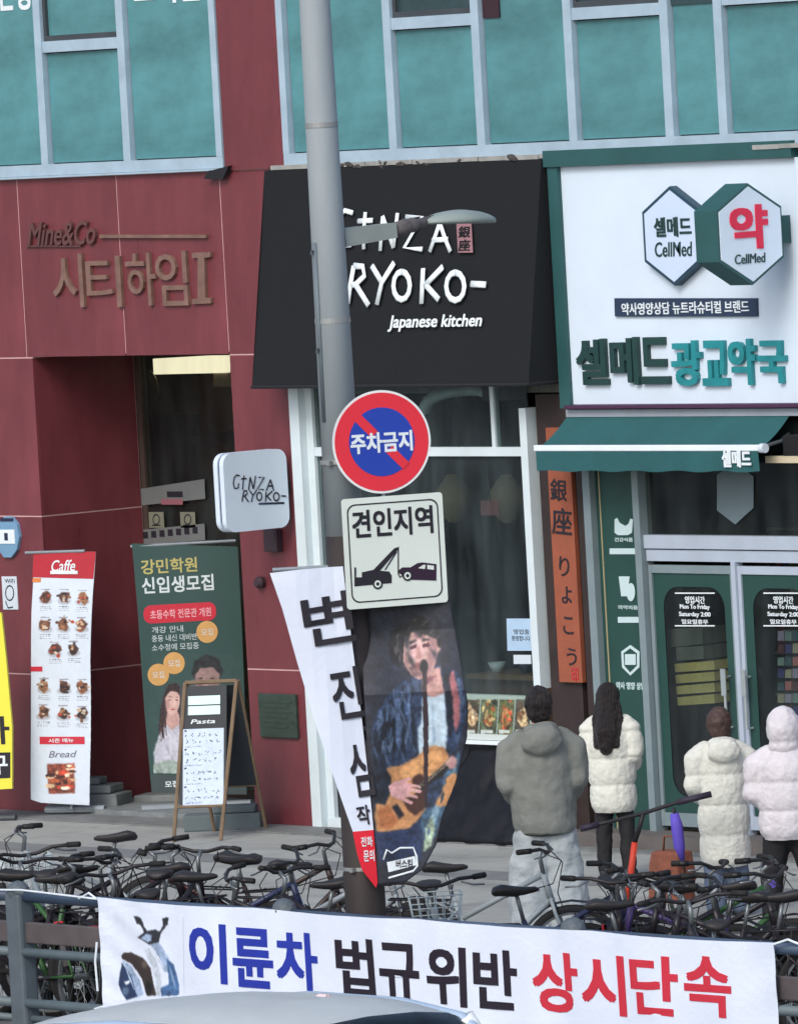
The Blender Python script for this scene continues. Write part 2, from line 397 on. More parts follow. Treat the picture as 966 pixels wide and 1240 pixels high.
# window banks: a frame with panes as sub-parts
def bank(x0, x1, mull, trans, z0=5.22, z1=8.9, openp=(), dark=()):
    fr = MB(); t = .045
    fr.box(x0, x1, -.03, .08, z0, z0+.09); fr.box(x0, x1, -.03, .08, z1-.08, z1)
    fr.box(x0, x0+.075, -.032, .082, z0+.09, z1-.08); fr.box(x1-.075, x1, -.032, .082, z0+.09, z1-.08)
    for m in mull: fr.box(m-t, m+t, -.03, .08, z0+.09, z1-.08)
    E_ = [x0+.03]+list(mull)+[x1-.03]
    for i, (a, b) in enumerate(zip(E_, E_[1:])):
        if i in trans: fr.box(a+t, b-t, -.02, .075, trans[i]-.045, trans[i]+.045)
    f = fr.out('window_frame', alu, B)
    for i, (a, b) in enumerate(zip(E_, E_[1:])):
        spl = [z0+.09, trans[i], z1-.08] if i in trans else [z0+.09, z1-.08]
        for j, (c, d) in enumerate(zip(spl, spl[1:])):
            if (i, j) in openp:
                bx('sash', a+t, b-t, .0, .03, c+.045, c+.09, dgrey, f)
                bx('sash', a+t, a+t+.035, .0, .03, c+.09, d, dgrey, f); bx('sash', b-t-.035, b-t, .0, .03, c+.09, d, dgrey, f)
                bx('pane', a+t+.035, b-t-.035, .03, .045, c+.09, d, M('dark_open_glass', (52, 74, 80), .15, var=.4, scale=2) if (i, j) in dark else teal, f)
            else:
                lo = c+(.009 if j == 0 else .054); hi = d-(.009 if j == len(spl)-2 else .054)
                xa = a+t+.009+(.0 if i else .0); xb = b-t-.009
                bx('pane', xa, xb, .02, .035, lo, hi, teal, f)
                bx('gasket', xa-.012, xb+.012, .0355, .045, lo-.012, hi+.012, dgrey, f)
    return f
bank(-10.6, -1.885, [-9.5, -8.4, -7.3, -6.25, -5.2, -4.18, -3.10], {0: 6.2, 3: 6.2, 6: 6.26}, openp={(6, 1), (3, 1)})
bank(-1.125, 11.4, [.21, 1.25, 2.31, 3.39, 3.98, 5.04, 6.1, 7.2, 8.3, 9.4, 10.4], {1: 6.27, 3: 6.26, 5: 6.30, 8: 6.3, 10: 6.3},
     openp={(1, 1), (3, 1), (5, 1), (8, 1)}, dark={(1, 1), (3, 1), (5, 1)})
bx('pane', 3.44, 3.93, .004, .018, 6.28, 7.6, M('dark_open_glass'), B)
bx('pane', 1.31, 1.50, .004, .018, 6.27, 7.2, M('dark_pane_maroon', (56, 34, 44), .4), B)
# rough concrete ledge under the windows
lg = MB(); random.seed(3); x = -1.24
while x < 11.5:
    wd = random.uniform(.12, .4); h = random.uniform(-.012, .012)
    lg.box(x, min(x+wd, 11.5)-.001, -.07+random.uniform(-.015, .015), .29, 5.188+h*.2, 5.222+h*.1); x += wd
lg.out('concrete_ledge', concrete, B)
bx('window_sill', -10.6, -1.82, -.05, .02, 5.202, 5.218, alu, B)
# loose crumbs of mortar and old sealant on the ledge
cr = MB(); random.seed(5)
for px in [120, 0] + [random.uniform(340, 960) for _ in range(46)]:
    p = at(px, 180); q = random.uniform(.02, .06)
    if p.x < -1.1 or p.x > 1.9: continue
    cr.ell((p.x, -.075+random.uniform(-.01, .02), 5.185+random.uniform(-.01, .03)), (q, q*.4, q*.4), Matrix.Rotation(random.uniform(-.5, .5), 3, 'Y'), 1)
o = cr.out('crumbled_sealant', M('dark_sealant', (70, 66, 66), .9, var=.5, scale=20), B); o['kind'] = 'stuff'
# black piece imitating the dark of a cavity at the junction under the first window bank
MB().hexa([(-2.1, -.06, 5.14), (-1.86, -.06, 5.13), (-1.8, .0, 5.2), (-2.0, .0, 5.2), (-2.04, -.06, 5.2), (-1.78, -.06, 5.235), (-1.78, 0, 5.24), (-2.0, 0, 5.24)]).out('dark_cavity_fill', black, B)

# entrance lobby
bp('lobby_wall', -8, -1.3, 2.9, 3.0, 0, 3.74, mat=interior)
bp('lobby_wall', -8.1, -8, 1.1, 3.0, 0, 3.74, mat=interior)
bp('lobby_wall', -1.35, -1.25, 1.2, 3.0, 0, 3.74, mat=interior)
bp('lobby_floor', -8, -1.3, 1.1, 2.9, 0, .05, mat=stone)
df = MB().box(-4.53, -4.47, 1.05, 1.12, .05, 3.74).box(-4.47, -1.99, 1.05, 1.12, 3.68, 3.74).box(-4.47, -1.99, 1.05, 1.12, .05, .12)
df.box(-3.25, -3.19, 1.05, 1.12, .12, 3.68).out('entrance_frame', M('dark_bronze_frame', (70, 58, 54), .5), B)
bx('glass_pane', -4.47, -3.25, 1.075, 1.085, .12, 3.68, clear, B); bx('glass_pane', -3.19, -1.99, 1.075, 1.085, .12, 3.68, clear, B)

# ramen shop front (bay 2)
wf = M('white_shopfront_frame', (206, 220, 226), .5, var=.08)
SF = wf
bp('corner_post', -1.235, -1.12, -.03, .06, 0, 3.5, mat=wf)
f = MB().box(-1.12, -1.04, .04, .12, .08, 3.5).box(-1.04, 1.50, .045, .11, 2.93, 3.0).box(1.09, 1.13, .05, .105, 3.0, 3.5)
f.box(1.50, 1.58, -.02, .10, 1.16, 3.30).box(-1.12, 1.62, .03, .13, .0, .08)
f = f.out('shopfront_frame', wf, B)
bx('glass_pane', -1.04, 1.50, .07, .08, .78, 2.93, dglass, f)
bx('glass_pane', -1.04, 1.09, .07, .08, 3.0, 3.5, dglass, f); bx('glass_pane', 1.13, 1.50, .07, .08, 3.0, 3.5, dglass, f)
bx('brown_jamb', -1.04, -.86, .1, .3, .08, 3.4, M('brown_jamb', (96, 78, 72), .7), f)
bx('inner_jamb', -1.0, -.97, .085, .098, .08, 2.9, wf, f)
bp('shop_interior_wall', -1.2, 2.0, 3.2, 3.3, 0, 3.9, mat=M('restaurant_back_wall', (96, 90, 84), .9, var=.3, scale=1.2))
bp('shop_interior_wall', -5, -1.25, 3.2, 3.3, 0, 3.9, mat=M('restaurant_back_wall'))
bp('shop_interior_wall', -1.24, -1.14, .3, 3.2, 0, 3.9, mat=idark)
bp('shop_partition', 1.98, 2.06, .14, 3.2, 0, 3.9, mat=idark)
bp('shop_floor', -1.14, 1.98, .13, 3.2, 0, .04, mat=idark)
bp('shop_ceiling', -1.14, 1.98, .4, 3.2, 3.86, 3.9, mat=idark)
bp('stall_riser', -1.04, 1.70, .08, .2, .08, .74, mat=M('black_riser', (34, 36, 44), .5, var=.4, scale=6, bump=.4, bscale=15))
bp('dark_pier', 1.62, 1.98, .05, .14, 0, 3.4, mat=M('dark_brown_board', (50, 40, 40), .7, var=.3, scale=5))
# pharmacy front (bay 3)
gm = M('grey_aluminium', (120, 136, 142), .5, var=.12)
lg2 = M('pale_aluminium', (168, 180, 196), .45, var=.08)
bp('dark_pier', 2.07, 2.23, .02, .14, 0, 3.2, mat=M('dark_brown_board'))
bp('mullion', 2.23, 2.31, -.06, .06, .04, 3.2, mat=gm)
bp('mullion', 2.785, 2.855, -.06, .06, .04, 3.2, mat=gm)
bp('trim', 2.35, 2.362, -.005, .0, .1, 3.2, mat=M('brass_trim', (160, 150, 120), .5))
bp('film_panel', 2.31, 2.785, .0, .02, .04, 3.2, mat=gfilm)
bp('door_header', 2.855, 7.6, -.03, .07, 2.245, 2.345, mat=lg2)
bp('door_header', 2.86, 7.6, -.015, .06, 2.15, 2.235, mat=lg2)
bx('transom_glass', 2.855, 7.6, .02, .03, 2.345, 3.2, clear, B)
bp('mullion', 4.72, 4.80, -.035, .075, 0, 2.15, mat=gm)
bp('threshold', 2.07, 7.6, -.30, .12, 0, .12, mat=M('brown_grey_threshold', (96, 92, 90), .8, var=.2, scale=6))
for x0, x1 in ((2.865, 3.80), (3.85, 4.70)):
    d = MB().box(x0, x0+.035, -.01, .035, .16, 2.12).box(x1-.035, x1, -.01, .035, .16, 2.12).box(x0+.035, x1-.035, -.008, .033, 2.06, 2.12).box(x0+.035, x1-.035, -.008, .033, .16, .26)
    d = d.out('door', lg2 if x0 > 3.5 else gm, B)
    bx('pane', x0+.035, x1-.035, .01, .018, .26, 2.06, clear, d)
    # green film border with an arched opening, on the glass
    a0, a1, zt, zb = x0+.035, x1-.035, 2.058, .262
    ins = rrect(a0+.10, a1-.09, zb+.12, zt-.10, .16, 6); m = MB(); out_ = [(a1, zt), (a0, zt), (a0, zb), (a1, zb)]
    n4 = len(ins)//4
    for q in range(4):
        seg = ins[q*n4:(q+1)*n4]
        for i in range(n4-1): m.face([(out_[q][0], .006, out_[q][1]), (seg[i][0], .006, seg[i][1]), (seg[i+1][0], .006, seg[i+1][1])])
        nx = ins[((q+1)*n4) % len(ins)]
        m.face([(out_[q][0], .006, out_[q][1]), (seg[-1][0], .006, seg[-1][1]), (nx[0], .006, nx[1]), (out_[(q+1) % 4][0], .006, out_[(q+1) % 4][1])])
    m.out('film_border', gfilm, d, fix=False)
    hx = x1-.10 if x0 < 3.5 else x0+.07
    h = MB().tube([(hx, .0, 1.30), (hx, -.06, 1.30), (hx, -.06, .92), (hx, .0, .92)], .011); h.box(hx-.025, hx+.025, -.075, -.066, 1.16, 1.36)
    h.out('handle', M('steel', (190, 200, 204), .3, metal=.6), d)
bp('door_stile', 3.802, 3.848, -.03, .05, .12, 2.15, mat=lg2)
bp('pharmacy_wall', 2.06, 8, 2.6, 2.7, 0, 3.4, mat=M('pharmacy_back_wall', (120, 130, 130), .9, var=.3, scale=1.5))
bp('pharmacy_floor', 2.06, 8, .13, 2.6, 0, .12, mat=M('lobby_tile', (150, 154, 150), .7))
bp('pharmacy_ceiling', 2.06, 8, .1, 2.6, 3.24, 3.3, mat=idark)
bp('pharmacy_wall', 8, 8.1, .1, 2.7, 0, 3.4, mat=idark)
for z0, z1 in ((.0, 1.24), (1.24, 3.4)): panel(7.7, 9.0, z0, z1); panel(9.0, 11.2, z0, z1)
bp('wall', 7.7, 12, .03, 1.0, 0, 3.4, mat=joint)
panel(4.95+2.75, 11.2, 3.4, 5.12)

FP = Plane((0, -.001, 0), (0, -1, 0))       # the facade plane
# ------------------------------------------------------------------ lettering on the red lintel
S = thing('wall_lettering', 'bronze raised Korean building name letters on the red granite lintel', 'sign', (-3.3, 0, 4.3))
bxs = [(67, 307, 104, 372), (108, 310, 150, 372), (156, 306, 192, 370), (192, 304, 230, 370), (238, 308, 256, 366)]
poly('letter', FP, [(236, 306), (258, 305), (258, 311), (251, 312), (252, 360), (259, 361), (259, 367), (236, 368), (236, 362), (243, 361), (243, 312), (236, 312)], 0, .03, bronze, S)
for ch, b_ in zip('시티하임', bxs): text('letter', ch, FP, b_, .0, .03, bronze, S, off=.006)
text('script_lettering', 'Mine&Co', FP, (36, 268, 119, 297), .0, .03, M('dark_bronze', (96, 62, 62), .5), S, off=.012, shear=.35)
poly('rule', FP, rect(124, 284, 253, 288), 0, .03, bronze, S)
poly('rule', FP, rect(34, 297, 100, 299), 0, .02, M('dark_bronze'), S)
# vinyl letters on the upper glass, cut by the top of the frame
WP = Plane((0, .018, 0), (0, -1, 0))
S = text('window_lettering', '은행', WP, (-2, -32, 37, 13), 0, .004, white, None, off=.03); tag(S, 'white vinyl letters on the teal glass near the small opening sash', 'window lettering')
S = text('window_lettering', '교육원', WP, (162, -36, 242, 4), 0, .004, white, None, off=.03); tag(S, 'white vinyl letters high on the teal pane beside the red column', 'window lettering')

# ------------------------------------------------------------------ black fabric sign awning with brush lettering
A = thing('sign_awning', 'black fabric awning sign with white brush lettering over the restaurant', 'awning', (.35, 0, 3.5))
x0, x1, zt, zb, p = -1.31, 1.99, 5.185, 3.50, .33
nx, nz = 26, 18; m = MB(); g = []
for j in range(nz+1):
    r_ = []
    for i in range(nx+1):
        t = j/nz; u = i/nx
        sag = -.010*sin(pi*t)*(1+.4*sin(u*19+1)) + .004*noise.noise(Vector((u*6, t*5, 1)))
        r_.append(m.b.verts.new((x0+(x1-x0)*u-.06*(t)*(1-u)*0, -.08-(p-.08)*t-sag, zt+(zb-zt)*t+(0.012*sin(u*13) if j == nz else 0))))
    g.append(r_)
for j in range(nz):
    for i in range(nx): m.b.faces.new((g[j][i], g[j+1][i], g[j+1][i+1], g[j][i+1]))
o = m.out('canopy', fabric, A, smooth=True)
for x in (x0, x1): MB().face([(x, -.08, zt), (x, -p, zb), (x, .0, zb), (x, .0, zt)]).out('side_cheek', fabric, A)
MB().tube([(x0, 0, zb), (x0, -p, zb), (x1, -p, zb), (x1, 0, zb)], .014).tube([(x0, -.02, zt), (x1, -.02, zt)], .014).out('frame', black, A)
AW = Plane((0, -.08-.012, zt), Vector((0, -(zt-zb), -(p-.08))).normalized()*1)
AW.n = Vector((0, -1, .0)).normalized()
_d = Vector((0, -(p-.08), zb-zt)).normalized(); AW.V = -_d; AW.U = Vector((1, 0, 0)); AW.n = AW.U.cross(AW.V)
wbrush = M('white_brush_paint', (226, 236, 240), .6, var=.05)
def oval(cx, cy, rx, ry, n=12): return [(cx+rx*sin(2*pi*i/n), cy-ry*cos(2*pi*i/n)) for i in range(n+1)]
G1 = [[(428, 258), (418, 255), (410, 264), (408, 282), (413, 298), (425, 297), (426, 282)], [(443, 257), (441, 280), (441, 302)], [(434, 268), (452, 267)],
      [(461, 304), (464, 262)], [(464, 262), (477, 300)], [(477, 300), (482, 258)], [(492, 263), (512, 262), (490, 300), (512, 302)],
      [(521, 305), (528, 285), (533, 270)], [(533, 270), (540, 290), (546, 305)], [(524, 291), (543, 290)]]
G2 = [[(422, 368), (425, 344), (429, 322)], [(429, 322), (440, 323), (442, 334), (431, 345), (426, 345)], [(432, 346), (447, 370)],
      [(451, 322), (463, 342)], [(478, 318), (463, 342), (457, 369)], oval(487, 346, 10, 17), [(513, 325), (511, 368)], [(537, 323), (514, 347)], [(516, 345), (532, 363)],
      oval(552, 347, 11, 17), [(571, 344), (589, 345)]]
strokes('lettering', AW, G1, .021, .006, wbrush, A); strokes('lettering', AW, G2, .026, .006, wbrush, A)
text('small_lettering', 'Japanese kitchen', AW, (471, 381, 584, 401), .004, .010, wbrush, A, off=.018, shear=.15)
poly('seal', AW, rect(554, 271, 572, 306), .002, .006, M('faded_pink_seal', (150, 112, 120), .7), A)
text('seal_lettering', '銀', AW, (556, 274, 570, 288), .006, .010, fabric, A, off=.02); text('seal_lettering', '座', AW, (556, 290, 570, 304), .006, .010, fabric, A, off=.02)

# ------------------------------------------------------------------ pharmacy sign box, hexagons, awning
P_ = thing('pharmacy_signboard', 'white pharmacy signboard in a green frame with large raised letters', 'signboard', (3.4, 0, 3.3))
bx('frame', 2.02, 2.135, -.055, .28, 3.30, 5.12, green, P_); bx('frame', 2.00, 4.74, -.075, .28, 5.122, 5.245, green, P_)
bx('frame', 2.135, 4.74, -.12, .28, 3.30, 3.325, M('maroon_edge', (70, 40, 70), .6), P_)
bx('panel', 2.135, 4.74, -.02, .2, 3.327, 5.12, whitesign, P_)
SB = Plane((0, -.021, 0), (0, -1, 0))
tl = M('teal_letter', (36, 132, 140), .4, var=.25, scale=7); dl = M('dark_green_letter', (32, 62, 62), .4, var=.2, scale=7)
bxs = [(701, 410, 738, 466), (742, 408, 776, 466), (779, 408, 812, 465), (816, 412, 852, 467), (853, 412, 884, 467), (885, 410, 918, 466), (920, 412, 954, 464)]
for i, (ch, b_) in enumerate(zip('셀메드광교약국', bxs)): text('letter', ch, SB, b_, .0, .035, dl if i < 3 else tl, P_, off=.034)
poly('caption_bar', SB, rect(746, 361, 918, 383, k=.03), 0, .02, M('dark_slate_blue', (40, 56, 82), .5), P_)
text('caption', '약사영양상담 뉴트라슈티컬 브랜드', SB, (755, 365, 909, 380), .02, .026, white, P_, off=.012)
bx('panel', 4.74, 7.6, -.04, .2, 3.33, 5.12, whitesign, B)

H1 = thing('hexagon_sign', 'flat white hexagon sign with small dark letters on the pharmacy board', 'sign', (3.45, -.02, 4.22))
def hexpts(cu, cv, w_, h_, f=.5): return [(cu, cv+h_/2), (cu-w_/2, cv+h_*f/2), (cu-w_/2, cv-h_*f/2), (cu, cv-h_/2), (cu+w_/2, cv-h_*f/2), (cu+w_/2, cv+h_*f/2)]
poly('case', SB, hexpts(3.425, 4.575, .64, .74), .0, .07, M('dark_teal_edge', (38, 66, 84), .5), H1, uv=True)
poly('face', SB, hexpts(3.425, 4.575, .585, .68), .07, .076, M('pale_blue_face', (196, 214, 238), .4, var=.04), H1, uv=True)
text('lettering', '셀메드', SB, (801, 262, 846, 286), .076, .082, dl, H1, off=.03); text('script_lettering', 'CellMed', SB, (802, 292, 847, 310), .076, .082, dl, H1, off=.008, shear=.1)

H2 = thing('pharmacy_blade_sign', 'projecting hexagonal lightbox with a red character on its white face', 'blade sign', (4.52, -.48, 4.2))
HB = Plane((4.70, 0, 0), (1, 0, 0))          # U runs +y
cu, cv = -.48, 4.585
poly('case', HB, hexpts(cu, cv, .64, .74), -.24, .0, green, H2, uv=True)
poly('face', HB, hexpts(cu, cv, .60, .69), .0, .008, whitesign, H2, uv=True)
poly('face', Plane((4.46, 0, 0), (-1, 0, 0)), hexpts(-cu, cv, .60, .69), .0, .008, whitesign, H2, uv=True)
text('red_character', '약', HB, (882, 248, 928, 302), .008, .016, M('crimson_print', (214, 30, 70), .4, emit=0), H2, off=.04)
text('script_lettering', 'CellMed', HB, (888, 307, 925, 319), .008, .014, dl, H2, off=.004, shear=.1)
bx('bracket', 4.50, 4.64, -.155, -.022, 4.50, 4.70, green, H2)

G = thing('green_awning', 'small dark green awning with a white front bar over the pharmacy door', 'awning', (3.3, 0, 2.8))
ax0, ax1 = 2.10, 4.56; y1_, z1_ = -.36, 3.02; zt_ = 3.245
m = MB(); g = []
for j in range(7):
    t = j/6; g.append([m.b.verts.new((ax0+(ax1-ax0)*i/20-.0, -.05+(y1_+.05)*t, zt_+(z1_-zt_)*t-.018*sin(pi*t)*(1+.3*sin(i)))) for i in range(21)])
for j in range(6):
    for i in range(20): m.b.faces.new((g[j][i], g[j+1][i], g[j+1][i+1], g[j][i+1]))
m.out('canopy', gfab, G, smooth=True)
bx('cassette', ax0, ax1+.3, -.07, .0, 3.235, 3.29, M('pale_cassette', (150, 158, 170), .5), G)
MB().box(ax0-.02, ax1+.02, y1_-.035, y1_, z1_-.02, z1_+.025, .006).out('front_bar', white, G)
MB().lathe([(.0, 0), (.035, 0), (.035, .05), (0, .05)], (ax1+.02, y1_-.018, z1_), (1, 0, 0), 12).out('end_cap', paper, G)
m = MB(); g = []
for j in range(4): g.append([m.b.verts.new((ax0+(ax1-ax0)*i/40, y1_-.03-.008*sin(i*.9)*j/3, z1_-.02-.15*j/3+(.006*sin(i*.8) if j == 3 else 0))) for i in range(41)])
for j in range(3):
    for i in range(40): m.b.faces.new((g[j][i], g[j+1][i], g[j+1][i+1], g[j][i+1]))
m.out('valance', gfab, G, smooth=True)
text('lettering', '셀메드', Plane((0, y1_-.042, 0), (0, -1, 0)), (874, 545, 909, 566), 0, .006, white, G, off=.045)
MB().tube([(ax1-.05, -.03, 3.10), (ax1+.05, -.2, 3.06), (ax1-.02, y1_, z1_)], .014).tube([(ax0+.05, -.03, 3.1), (ax0, -.2, 3.06), (ax0+.02, y1_, z1_)], .014).out('folding_arm', dgrey, G)
o = MB().box(4.62, 5.1, -.2, -.02, 2.88, 3.1, .01).box(4.64, 5.08, -.205, -.2, 2.90, 2.93).out('wall_unit', idark)
tag(o, 'dark boxy unit on the wall just past the green awning', 'wall unit')
o = bx('pale_ledge_lamp', 4.45, 4.9, -.22, -.16, 2.90, 2.95, M('cream_lamp', (196, 186, 160), .5), None); tag(o, 'short cream coloured bar lamp under the dark wall unit', 'lamp')

# transom hexagon, door decals, film icons
TP = Plane((0, .012, 0), (0, -1, 0))
o = poly('window_decal', TP, [(868, 575), (868, 618), (890, 635), (912, 615), (912, 577), (890, 560)], 0, .004, M('grey_decal', (104, 120, 128), .6), None); tag(o, 'grey hexagonal decal on the transom glass above the door', 'decal')
DP = Plane((0, -.012, 0), (0, -1, 0))
def decal(cx, label):
    D_ = thing('door_decal', label, 'decal', at(cx, 735)); D_['group'] = 'white opening hours decals on the pharmacy doors'
    poly('rule', DP, rect(cx-24, 717.5, cx+24, 719, k=.02), 0, .003, white, D_); poly('rule', DP, rect(cx-24, 757, cx+24, 758.5, k=.02), 0, .003, white, D_)
    for s_, y0, y1, hw in (('영업시간', 722, 731, 12), ('Mon To Friday', 732, 739, 18), ('Saturday 2:00', 741, 748, 19), ('일요일휴무', 750, 756, 16)):
        text('caption', s_, DP, (cx-hw, y0, cx+hw, y1), 0, .003, white, D_, off=.02)
decal(841, 'white lettering decal between two rules on the pharmacy door with the cartons'); decal(948, 'white lettering decal between two rules on the far pharmacy door')
IP = Plane((0, -.001, 0), (0, -1, 0)); wi = M('white_vinyl', (190, 212, 216), .6, var=.08)
I_ = thing('film_icons', 'column of white vinyl icons on the narrow green glass strip', 'decal', at(762, 700))
poly('basket_icon', IP, [(744, 629), (747, 627), (750, 633), (757, 637), (761, 634), (763, 628), (766, 629), (765, 645), (760, 648), (748, 648), (744, 645)], 0, .003, wi, I_)
text('caption', '건강식품', IP, (744, 651, 766, 656), 0, .003, wi, I_, off=.02)
poly('label_bar', IP, rect(738, 664, 772, 671, k=.02), 0, .003, wi, I_)
poly('cup_icon', IP, [(749, 698), (762, 698), (760, 722), (752, 722)], 0, .003, wi, I_); poly('capsule_icon', IP, ellp(764, 717, 5, 11), .003, .006, wi, I_)
text('caption', '의약외품', IP, (748, 733, 772, 738), 0, .003, wi, I_, off=.02)
poly('label_bar', IP, rect(748, 747, 773, 754, k=.02), 0, .003, wi, I_)
poly('hexagon_icon', IP, [(763, 781), (752, 789), (753, 808), (763, 818), (774, 808), (774, 789)], 0, .003, wi, I_)
poly('hexagon_inset', IP, [(763, 785), (755, 791), (756, 806), (763, 814), (771, 806), (771, 791)], .003, .005, gfilm, I_)
poly('hexagon_bar', IP, rect(757, 792, 770, 805, k=.02), .005, .007, wi, I_)
text('caption', '약사 영양 상담', IP, (746, 826, 781, 835), 0, .003, wi, I_, off=.03)

# ------------------------------------------------------------------ orange vertical board
OB = Plane((0, .005, 0), (0, -1, 0)); orange = M('orange_board', (148, 82, 60), .7, var=.12, scale=6, bump=.3)
O_ = thing('orange_board', 'tall narrow orange board with black calligraphy beside the restaurant window', 'signboard', (1.9, .04, 1.2))
bx('board', 1.77, 2.035, .006, .045, 1.215, 3.15, orange, O_)
for s_, b_ in (('銀', (666, 580, 686, 607)), ('座', (668, 615, 692, 648)), ('り', (677, 674, 689, 698)), ('ょ', (680, 710, 692, 731)), ('こ', (682, 747, 694, 768)), ('う', (686, 785, 698, 806))):
    text('calligraphy', s_, OB, b_, 0, .004, ink, O_, off=.012 if s_ in '銀座' else .004, rot=-.06)
text('red_mark', '印', OB, (692, 808, 700, 826), 0, .004, redp, O_)

# ------------------------------------------------------------------ blade lightbox on the red pillar
L_ = thing('blade_lightbox', 'white rounded square lightbox projecting from the red pillar', 'blade sign', (-1.35, -.42, 2.4))
LP = Plane((-1.27, 0, 0), (1, 0, 0))
u0, u1, v0, v1 = uvbox(LP, 272, 546, 349, 642); R_ = .09
poly('face', LP, rrect(u0, u1, v0, v1, R_), -.05, .0, whitesign, L_, uv=True)
poly('band', LP, rrect(u0+.01, u1-.01, v0+.01, v1-.01, R_), -.075, -.05, M('dark_navy_band', (50, 56, 90), .5), L_, uv=True)
poly('back_face', LP, rrect(u0, u1, v0, v1, R_), -.125, -.075, whitesign, L_, uv=True)
bx('bracket', -1.36, -1.30, u1-.02, .0, (v0+v1)/2-.05, (v0+v1)/2+.05, dgrey, L_)
def m1(x, y): return (282+(x-408)/(548-408)*50+(297-y)*.02, 575+(y-255)/50*19)
def m2(x, y): return (293+(x-422)/(589-422)*53, 593+(y-318)/52*15)
strokes('lettering', LP, G1, .006, .003, ink, L_, xf=m1); strokes('lettering', LP, G2, .006, .003, ink, L_, xf=m2)
strokes('underline', LP, [[(313, 610), (344, 609)]], .008, .003, navy, L_)
o = MB().box(-1.60, -1.44, -.07, -.001, 2.18, 2.36, .008).box(-1.585, -1.455, -.075, -.07, 2.27, 2.345).out('switch_box', M('dark_plate', (64, 48, 56), .5)); tag(o, 'small dark electrical box on the pillar under the lightbox', 'electrical box')
o = MB().lathe([(0, 0), (.045, 0), (.05, .04), (.03, .07), (0, .07)], at(318, 705, -.001), (0, -1, 0), 16).out('door_chime', M('dark_plate')); tag(o, 'round dark knob fitting on the red pillar', 'wall fitting')
# green enamel plate
pl0 = thing('wall_plate', 'dark green square metal plate with raised lines on the red pillar', 'plate', (-1.6, 0, 1))
a, b_ = at(317, 866), at(362, 866); zt_, zb_ = at(340, 840).z, at(340, 893).z; gp = M('patina_green', (52, 66, 58), .5, var=.25, scale=12)
bx('plate', a.x, b_.x, -.03, -.001, zb_, zt_, gp, pl0, .006)
for i in range(6): bx('raised_line', a.x+.05, b_.x-.05-(i % 2)*.06, -.034, -.03, zt_-.07-i*.04, zt_-.055-i*.04, gp, pl0)

# entrance side signs on the red wall
o_ = thing('oval_sign', 'small pale blue oval sign on the red wall', 'sign', at(13, 672))
poly('plate', FP, ellp(13, 650, 14, 26, 10), 0, .03, M('pale_blue_sign', (112, 152, 184), .5), o_); poly('emblem', FP, rect(2, 641, 22, 658), .03, .035, white, o_)
poly('mark', FP, rect(10, 645, 14, 654), .035, .038, navy, o_); poly('cap', FP, rect(5, 627, 20, 631), .03, .035, navy, o_)
o_ = thing('wall_sticker', 'small white sticker with an outline symbol under the blue oval sign', 'sticker', at(13, 740))
poly('sheet', FP, rect(4, 698, 22, 738), 0, .006, paper, o_)
strokes('symbol', FP, [oval(13, 718, 5, 9), [(8, 728), (11, 736), (17, 735)]], .006, .008, navy, o_); text('caption', 'WiFi', FP, (7, 701, 19, 706), .006, .008, navy, o_)

# ------------------------------------------------------------------ things inside and on the glass
EP = Plane((0, 1.05, 0), (0, -1, 0)); IN = Plane((0, 1.6, 0), (0, -1, 0))
o = poly('ceiling_light_panel', IN, [(191, 434), (279, 429), (279, 451), (192, 453)], 0, .05, M('lit_panel', (250, 240, 215), .5, emit=1.3), None); tag(o, 'bright cream ceiling light panel glimpsed inside the entrance', 'light')
o = poly('hanging_screen', IN, [(168, 500), (243, 500), (236, 590), (172, 592)], 0, .06, idark, None); tag(o, 'black screen hanging behind the entrance glass', 'screen')
o = MB().lathe([(.0, 0), (.16, 0), (.17, .02), (.13, .05), (.12, .03), (0, .03)], IN.P(*IN.uv(190, 470), .1), (0, -1, 0), 28).out('convex_mirror', M('mirror_rim', (70, 66, 60), .4)); tag(o, 'round mirror high inside the entrance', 'mirror')
o = poly('wall_beam', IN, [(240, 528), (300, 520), (300, 534), (240, 540)], .0, .1, idark, None); tag(o, 'dark horizontal beam inside the entrance', 'beam')
o = poly('inner_panel', IN, [(262, 452), (282, 452), (284, 468), (262, 468)], .0, .03, M('beige_panel', (150, 140, 122), .7), None); tag(o, 'small beige panel below the ceiling light', 'panel')
n_ = thing('glass_notice', 'white paper notice with a dark heading on the entrance glass', 'notice', at(215, 610, 1.04))
poly('sheet', EP, [(170, 592), (248, 580), (249, 604), (172, 612)], 0, .004, M('dull_paper', (104, 108, 110), .7), n_); poly('heading', EP, rect(203, 595, 222, 602), .004, .006, ink, n_); poly('stamp', EP, rect(196, 604, 222, 611), .004, .006, M('dull_pink', (140, 90, 100), .6), n_)
for i, (x, l_) in enumerate(((190, 'paler square sticker under the paper notice, by the frame'), (228, 'yellowish square sticker under the paper notice, away from the frame'))):
    s_ = thing('glass_sticker', l_, 'sticker', at(x, 640, 1.04)); s_['group'] = 'square stickers on the entrance glass'
    poly('sheet', EP, rect(x-9, 620, x+9, 639), 0, .004, M('sticker_cream', (116, 118, 104), .7), s_); strokes('symbol', EP, [oval(x, 629, 4, 6), [(x-5, 636), (x+5, 636)]], .006, .005, ink, s_)
n_ = thing('glass_strip_notice', 'long strip notice with dark marks just above the green banner', 'notice', at(205, 655, 1.04))
poly('sheet', EP, [(168, 642), (248, 634), (249, 654), (170, 660)], 0, .004, M('dull_paper'), n_)
for i in range(7): poly('mark', EP, rect(174+i*10, 644-i, 180+i*10, 652-i), .004, .006, ink, n_)
random.seed(11); fo = MB()
